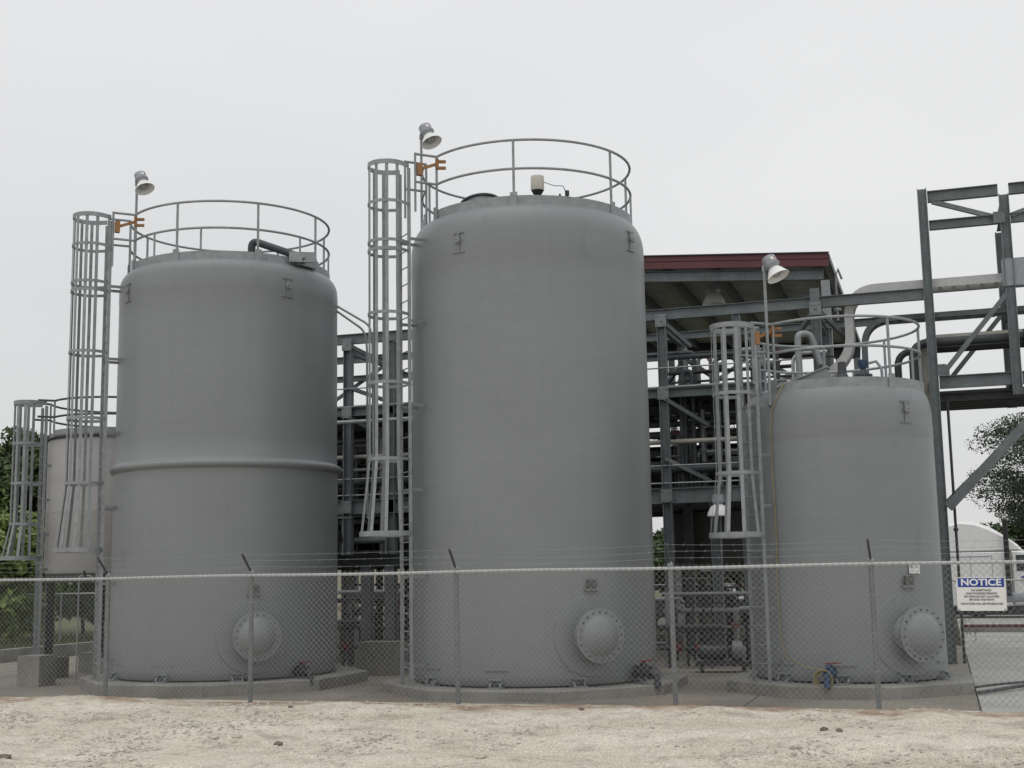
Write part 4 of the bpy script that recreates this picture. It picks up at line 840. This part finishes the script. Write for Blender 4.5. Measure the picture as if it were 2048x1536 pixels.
TY = 33.6
tk = thing('semi_truck', 'white semi truck tractor with roof fairing parked on the paving', 'truck', (9, TY, FLOOR))
WY = 1.2
def side_prism(poly, y0, y1, name, m, bev=.07, par=None):
    """profile in x-z, extruded in y with softened edges"""
    n = len(poly); cx = sum(p[0] for p in poly)/n; cz = sum(p[1] for p in poly)/n; b = MB(); vs = []
    for y, k in ((y0, 1), (y0+bev, 0), (y1-bev, 0), (y1, 1)):
        for x, z in poly:
            d = math.hypot(x-cx, z-cz); q = (d-bev*k)/d; vs.append((cx+(x-cx)*q, y, cz+(z-cz)*q))
    fs = [tuple(range(n)), tuple(range(3*n, 4*n))[::-1]]+[(j*n+i, (j+1)*n+i, (j+1)*n+(i+1) % n, j*n+(i+1) % n) for j in range(3) for i in range(n)]
    b.add(vs, fs, True); o = bpy.data.objects.new(name, b.mesh(name, m, wloc(par or tk), 32)); COL.objects.link(o); o.parent = par or tk; return o
y0, y1 = TY-WY, TY+WY
side_prism([(6.5, .3), (9.25, .3), (9.25, 2.32), (9.0, 2.42), (6.7, 2.42), (6.5, 2.3)], y0, y1, 'sleeper', 'white')
side_prism([(6.6, 2.44), (9.3, 2.44), (9.75, 2.46), (9.55, 2.7), (9.1, 3.05), (8.55, 3.42), (7.95, 3.64), (7.3, 3.66), (6.8, 3.5), (6.6, 3.1)], y0+.12, y1-.12, 'roof_fairing', 'white', .16)
cab = side_prism([(9.28, .32), (10.7, .32), (10.75, 1.75), (10.5, 1.85), (10.05, 2.38), (9.85, 2.45), (9.28, 2.45)], y0, y1, 'cab', 'white', .1)
side_prism([(10.72, .7), (12.3, .7), (12.4, 1.3), (12.1, 1.6), (10.78, 1.82)], y0+.2, y1-.2, 'hood', 'white', .12)
b = MB(); b.prism([(9.45, 1.66), (10.35, 1.66), (10.28, 1.88), (9.98, 2.28), (9.45, 2.28)], 0, .02, (0, y0-.004, 0), Matrix(((1, 0, 0), (0, 0, -1), (0, 1, 0)))); b.build('window', 'winglass', cab)
b = MB(); b.box((7.6, y0-.008, 2.25), (1.8, .02, .03)); b.box((7.75, y0-.006, 1.7), (.02, .015, 1.2)); b.box((8.55, y0-.006, 1.7), (.02, .015, 1.2)); b.build('panel_seam', 'lampgrey', tk)
b = MB(); b.tube([(9.12, y0-.16, .7), (9.12, y0-.16, 3.55), (9.13, y0-.17, 3.62), (9.16, y0-.2, 3.68)], .1, 12); b.build('exhaust_stack', 'black', tk)
b = MB()
q = Vector((9.78, y0-.02, 1.42)); b.prism([(.2*math.cos(a), .055*math.sin(a)) for a in np.linspace(0, 6.28, 18)[:-1]], 0, .012, q, Matrix(((1, 0, .0), (0, 0, -1), (0, 1, 0)))); b.build('door_mark', 'signblue', cab)
b = MB()
for z, w_ in ((1.28, .4), (1.2, .32), (1.02, .12), (.97, .12)): b.box((9.78, y0-.012, z), (w_, .012, .02))
b.build('door_print', 'lampgrey', cab)
b = MB(); b.box((9.2, TY, .12), (5.8, 2.1, .34)); b.build('chassis_shade_box', 'black', tk)  # black box: chassis, with the shade between the wheels put into its colour
b = MB(); b.lathe([(.001, -.8), (.3, -.79), (.31, -.76), (.31, .76), (.3, .79), (.001, .8)], 24, (9.1, y0+.25, .62), zto((1, 0, 0))); b.build('fuel_tank', 'lampgrey', tk)
for x in (6.6, 7.9, 11.8):
    for s in (-1, 1):
        t_ = MB(); t_.lathe([(.28, -.14), (.48, -.14), (.52, -.1), (.52, .1), (.48, .14), (.28, .14)], 26, (x, TY+s*1.02, FLOOR+.53), zto((0, s, 0))); wh = t_.build('wheel', 'black', tk)
        t_ = MB(); t_.lathe([(.28, .1), (.24, .05), (.1, .06), (.08, .12), (.001, .12)], 20, (x, TY+s*1.02, FLOOR+.53), zto((0, s, 0))); t_.build('rim', 'lampgrey', wh)
b = MB(); b.box((7.4, y0-.1, .82), (.35, .1, .22)); b.build('strap_box', 'yellow', tk)
tk.location.x += .4
# dark pickup and cart-like units far between the tanks
pk = thing('pickup_truck', 'dark pickup truck parked on the grass far behind the pumps', 'truck', (-1.2, 26, -.4))
def pkp(poly, y0, y1, name, m, par=None): return side_prism(poly, y0, y1, name, m, .06, par or pk)
pkp([(-3.6, .15), (1.3, .15), (1.35, .75), (.1, .85), (-3.55, .8)], 25.1, 26.9, 'body', 'dark')
pkp([(-2.0, .8), (.0, .8), (-.45, 1.35), (-1.75, 1.38)], 25.2, 26.8, 'cab', 'winglass')
for x in (-2.8, .4):
    for y in (25.15, 26.85):
        b = MB(); b.lathe([(.18, -.1), (.36, -.1), (.38, 0), (.36, .1), (.18, .1)], 20, (x, y, 0), zto((0, 1, 0))); wh = b.build('wheel', 'black', pk); b = MB(); b.lathe([(.2, .06), (.001, .08)], 14, (x, y-.1, 0), zto((0, -1, 0))); b.build('rim', 'alu', wh)

# chain link helpers
def chainlink(x0, x1, y, z0f, z1, d=.043, r=.0027, axis='x'):
    n = int((x1-x0)/d); V = []; F = []; tri = [(math.cos(a), math.sin(a)) for a in (0, 2.094, 4.189)]
    nk = int((z1-0)/d)+1
    for i in range(n):
        k = np.arange(nk+1); zz = z1-k*d; xx = x0+i*d+np.where((k+i) % 2 == 0, 0, d); yy = y+np.where((k+i) % 2 == 0, -.0025, .0025)
        keep = zz > z0f(x0+i*d)
        zz = zz[keep]; xx = xx[keep]; yy = yy[keep]; m = len(zz); o = len(V)*0
        base = sum(len(a) for a in V) if False else chainlink.c
        ring = np.stack([np.stack([xx+r*cx*1.35, yy+r*cy, zz], 1) for cx, cy in tri], 1).reshape(-1, 3)
        V.append(ring); a = np.arange(m-1)[:, None]*3+np.arange(3)[None]; bq = np.arange(m-1)[:, None]*3+(np.arange(3)[None]+1) % 3
        F.append(np.stack([a, bq, bq+3, a+3], -1).reshape(-1, 4)+base); chainlink.c += len(ring)
    return np.concatenate(V), np.concatenate(F)
FX0, FX1 = -9.5, 10.5; RZ = 1.9
fence = thing('chain_link_fence', 'galvanized chain link fence with barbed wire in front of the tanks', 'fence', (0, FENCE_Y, 0))
POSTS = (-8.6, -5.72, -3.12, .28, 3.47, 6.17, 9.2)
lean = {-5.72: .0, .28: .015, 3.47: .01}
for x in POSTS:
    zb = float(hgt(x, FENCE_Y))-.12
    b = MB(); b.tube([(x, FENCE_Y+.04, zb), (x-lean.get(x, 0), FENCE_Y+.04, RZ+.03)], .036, 12); p_ = b.build('post', 'post', fence)
    b = MB(); b.lathe([(.04, 0), (.042, .04), (.02, .07)], 10, (x-lean.get(x, 0), FENCE_Y+.04, RZ+.02)); b.build('cap', 'galv', p_)
    b = MB(); b.bar((x-lean.get(x, 0), FENCE_Y+.04, RZ+.04), (x-.012, FENCE_Y-.24, RZ+.33), .03, .022); b.build('barb_arm', 'steel_dk', p_)
    for z in (.5, 1.0, 1.5): b = MB(); b.lathe([(.036, -.009), (.039, -.009), (.039, .009), (.036, .009)], 12, (x-lean.get(x, 0)*z/2, FENCE_Y+.04, z)); b.build('tie_band', 'galv', p_)
pts = [(x, FENCE_Y+.012, RZ+.006*math.sin(x*1.3)) for x in np.linspace(FX0, FX1, 80)]
b = MB(); b.tube(pts, .023, 10); b.build('top_rail', 'zinc', fence)
chainlink.c = 0
v, f = chainlink(FX0, FX1, FENCE_Y-.018, lambda x: float(hgt(x, FENCE_Y-.02))+.015, RZ+.05)
o = np_obj('wire_mesh', v, f, 'wire', True, fence, (0, FENCE_Y, 0)); o['kind'] = 'stuff'
for k in range(3):
    q = .34+.31*k; y = FENCE_Y+.04-.28*q; z = RZ+.04+.29*q; P = []
    for a, c in zip(POSTS[:-1], POSTS[1:]):
        for i in range(12): s = i/12; P.append((a+(c-a)*s, y, z-.05*math.sin(math.pi*s)*(.6+.4*math.sin(a*3+k))))
    b = MB(); b.tube(P, .0017, 4)
    for i in range(len(P)-2):
        s = i+.5*rng.random(); p0 = Vector(P[int(s)]).lerp(Vector(P[int(s)+1]), s-int(s)); dx = .009
        b.tube([p0+Vector((-dx, -.012, -.013)), p0+Vector((dx, .012, .015))], .0022, 3, caps=False); b.tube([p0+Vector((dx, -.012, .013)), p0+Vector((-dx, .012, -.015))], .0022, 3, caps=False)
    b.build('barbed_wire', 'galv', fence)
b = MB()
tag_o = None
# notice sign hung on the mesh
sx0, sx1, sz0, sz1 = 7.23, 7.83, 1.27, 1.72; sc = Vector(((sx0+sx1)/2, FENCE_Y-.045, (sz0+sz1)/2))
sg = thing('notice_sign', 'white notice sign with blue header wired to the fence', 'sign', sc)
ms = Matrix.Rotation(R(.6), 3, 'Y')
b = MB(); b.box(sc, (.6, .006, .43), mx=ms); b.build('panel', 'signwhite', sg)
b = MB(); b.box(sc+ms @ Vector((0, -.0045, .145)), (.565, .003, .115), mx=ms); b.build('header', 'signblue', sg)
b = MB()
for s in (-1, 1):
    for e in (-1, 1): b.lathe([(.001, 0), (.012, 0), (.012, .008), (.001, .008)], 8, sc+ms @ Vector((s*.28, -.003, e*.2)), zto((0, -1, 0)))
b.build('fixing', 'galv', sg)
def text(s, size, c, m, name, par, bold=0.0, width=None):
    cu = bpy.data.curves.new(name, 'FONT'); cu.body = s; cu.size = size; cu.align_x = 'CENTER'; cu.align_y = 'CENTER'; cu.extrude = .0008; cu.offset = bold
    o = bpy.data.objects.new(name, cu); COL.objects.link(o)
    dg = bpy.context.evaluated_depsgraph_get(); me = bpy.data.meshes.new_from_object(o.evaluated_get(dg)); bpy.data.objects.remove(o)
    me.materials.clear(); me.materials.append(M[m]); w_ = max(v.co.x for v in me.vertices)-min(v.co.x for v in me.vertices)
    if width:
        for v in me.vertices: v.co.x *= width/w_
    t = bpy.data.objects.new(name, me); COL.objects.link(t); t.parent = par; t.location = Vector(c)-wloc(par); t.rotation_euler = (R(90), R(.6), 0); return t
text('NOTICE', .118, sc+ms @ Vector((0, -.0075, .145)), 'signwhite', 'header_lettering', sg, .0035, .49)
for i, (s, w_) in enumerate((('NO ADMITTANCE', .24), ('UNAUTHORIZED PERSONS', .38), ('OR VEHICLES NOT ALLOWED', .43), ('BEYOND THIS POINT', .3), ('VIOLATORS WILL BE PROSECUTED', .52))):
    text(s, .036, sc+ms @ Vector((0, -.0045, .045-.04*i-(.012 if i == 4 else 0))), 'ink', 'lettering', sg, .0008, w_)
# back fence across the grass
bf = thing('back_fence', 'far chain link fence across the grass behind the yard', 'fence', (-12, 17, -.4))
for i in range(15):
    x = -26+3*i; b = MB(); b.tube([(x, 17, -.5), (x, 17, 1.5)], .03, 8); b.build('post', 'galv', bf)
b = MB(); b.tube([(-26, 16.98, 1.46), (16, 16.98, 1.46)], .025, 8); b.build('top_rail', 'alu', bf)
chainlink.c = 0
v, f = chainlink(-26, 16, 16.95, lambda x: -.38, 1.46, .075, .0035); o = np_obj('wire_mesh', v, f, 'galv', True, bf, (-12, 17, -.4)); o['kind'] = 'stuff'

# ================================================================== vegetation
def leaves(cent, rad, n, size, squash=.8, up_bias=.2):
    d = rng.normal(size=(n, 3)); d /= np.linalg.norm(d, axis=1)[:, None]; r = rng.random(n)**.45
    p = np.asarray(cent)+d*(r*rad)[:, None]*np.array([1, 1, squash])
    a = rng.normal(size=(n, 3)); a /= np.linalg.norm(a, axis=1)[:, None]
    nrm = d*.6+rng.normal(size=(n, 3))*.5+np.array([0, 0, up_bias]); b_ = np.cross(nrm, a); b_ /= np.linalg.norm(b_, axis=1)[:, None]+1e-6
    a = np.cross(b_, nrm); a /= np.linalg.norm(a, axis=1)[:, None]+1e-6
    s = size*rng.uniform(.6, 1.4, n)[:, None]
    return np.stack([p-a*s, p+b_*s*.55, p+a*s, p-b_*s*.55], 1)
def tree(x, y, h, cr, label, kind='leaf_md', group=None, clumps=60, nl=150, lsize=.16, z0=-.4, low=.25, pine=False, cat='tree', name='tree', seed=0):
    rs = np.random.default_rng(seed+int(abs(x*31+y*17)))
    t = thing(name, label, cat, (x, y, z0), group); b = MB()
    lean_ = rs.uniform(-.04, .04, 2); tp = [Vector((x+lean_[0]*h*s+.12*math.sin(s*5+x), y+lean_[1]*h*s, z0+h*.93*s)) for s in np.linspace(0, 1, 9)]
    b.tube(tp, [max(.02, h*.018*(1-.88*s)) for s in np.linspace(0, 1, 9)], 8)
    Q = []
    for i in range(clumps):
        s = low+(1-low)*rs.random()**(.8 if not pine else .9); k = s*8; i0 = min(7, int(k)); p = tp[i0].lerp(tp[i0+1], k-i0)
        a = rs.uniform(0, 6.28); env = math.sin(math.pi*min(1, max(.08, (s-low)/(1-low)*.82+.12)))**.7
        L_ = cr*env*rs.uniform(.45, 1.05); e = p+Vector((math.cos(a)*L_, math.sin(a)*L_, L_*(rs.uniform(-.15, .35) if pine else rs.uniform(.05, .5))))
        mid = p.lerp(e, .5)+Vector((0, 0, -.06*L_ if pine else .08*L_))
        b.tube([p, mid, e], [h*.005, h*.0035, h*.0015], 5)
        Q.append(leaves(e, cr*rs.uniform(.2, .36)*(1 if not pine else .75), nl, lsize, .75 if not pine else .5))
        if rs.random() < .6: Q.append(leaves(mid.lerp(e, .4), cr*rs.uniform(.14, .24), nl//2, lsize, .7))
    b.build('trunk', 'bark', t)
    q = np.concatenate(Q).reshape(-1, 3); f_ = np.arange(len(q)).reshape(-1, 4)
    np_obj('crown', q, f_, kind, False, t, (x, y, z0)); return t
def at(px, d):     # ground point at a given bearing and distance from the camera
    a = YAW-math.atan((px-1024)/2600); dd = d/math.cos(a-YAW); return CAM.x-math.sin(a)*dd, CAM.y+math.cos(a)*dd
G = 'trees at the edge of the yard'
for i, (px, d, h, cr, kd, cl, lb) in enumerate((
        (62, 60, 9.4, 2.5, 'leaf_dk', 110, 'tallest dark tree behind the raised pale tank'), (8, 62, 8.9, 2.7, 'leaf_md', 110, 'dark rounded tree behind the caged ladder of the pale tank'),
        (-70, 58, 8.2, 2.6, 'leaf_md', 60, 'green tree at the end of the row behind the pale tank'), (30, 50, 4.6, 2.2, 'leaf_br', 60, 'bright green bushy tree below the dark trees'),
        (-25, 47, 4.0, 2.0, 'leaf_br', 55, 'light green low tree in front of the dark trees'), (115, 54, 5.0, 2.2, 'leaf_md', 55, 'green bushy tree right behind the pale tank'),
        (175, 56, 4.8, 2.2, 'leaf_md', 50, 'green tree glimpsed beneath the pale tank'))):
    x, y = at(px, d); tree(x, y, h, cr, lb, kd, G, cl, 170, .13, low=.12 if h < 6 else .18, seed=i)
for i, (px, d, h, cr) in enumerate(((1350, 90, 4.6, 3), (1420, 95, 5, 3.2), (1500, 92, 4.8, 3), (700, 95, 5, 3.4), (790, 98, 5.2, 3.3), (1280, 96, 4.8, 3.1), (2020, 92, 5.6, 3.2), (2085, 95, 6, 3.4), (250, 90, 5, 3.3), (1940, 98, 3.6, 3.0))):
    x, y = at(px, d); tree(x, y, h, cr, 'dark tree in the distant tree line', 'leaf_dk', 'distant tree line', 34, 110, .22, low=.1, seed=40+i)
x, y = at(2118, 76); tree(x, y, 12, 6.0, 'airy pine tree with spreading boughs beside the rack tower', 'needle', None, 90, 420, .075, low=.4, pine=True, name='pine_tree', seed=4)
# tall grass tufts behind the yard kerb
n = 26000; px = rng.uniform(-27, 8, n); py = rng.uniform(13.8, 40, n)**1.0; k = rng.random(n) < .9
hh = rng.uniform(.15, .5, n)*(fbm(px, py, .3, 3)+.4); a = rng.uniform(0, 6.28, n); wv = .02+.02*rng.random(n)
lx, ly = rng.normal(0, .12, n), rng.normal(0, .12, n); z = np.full(n, -.42)
V = np.stack([np.stack([px-np.cos(a)*wv, py-np.sin(a)*wv, z], 1), np.stack([px+np.cos(a)*wv, py+np.sin(a)*wv, z], 1), np.stack([px+lx, py+ly, z+hh], 1)], 1).reshape(-1, 3)
V = V[np.repeat((px < -16.6) | (py > 13.9), 3)]
o = np_obj('tall_grass', V, np.arange(len(V)).reshape(-1, 3), 'blade', False); o['kind'] = 'stuff'; tag(o, 'rough tall grass growing behind the yard kerb', 'grass')
n = 9000; px = rng.uniform(-32, -16.6, n); py = rng.uniform(0, 17, n); hh = rng.uniform(.12, .4, n); a = rng.uniform(0, 6.28, n); z = np.full(n, -.42)
V = np.stack([np.stack([px-np.cos(a)*.03, py-np.sin(a)*.03, z], 1), np.stack([px+np.cos(a)*.03, py+np.sin(a)*.03, z], 1), np.stack([px+rng.normal(0, .1, n), py+rng.normal(0, .1, n), z+hh], 1)], 1).reshape(-1, 3)
o = np_obj('meadow_grass', V, np.arange(len(V)).reshape(-1, 3), 'blade', False); o['kind'] = 'stuff'; tag(o, 'rough meadow grass beside the containment kerb', 'grass')
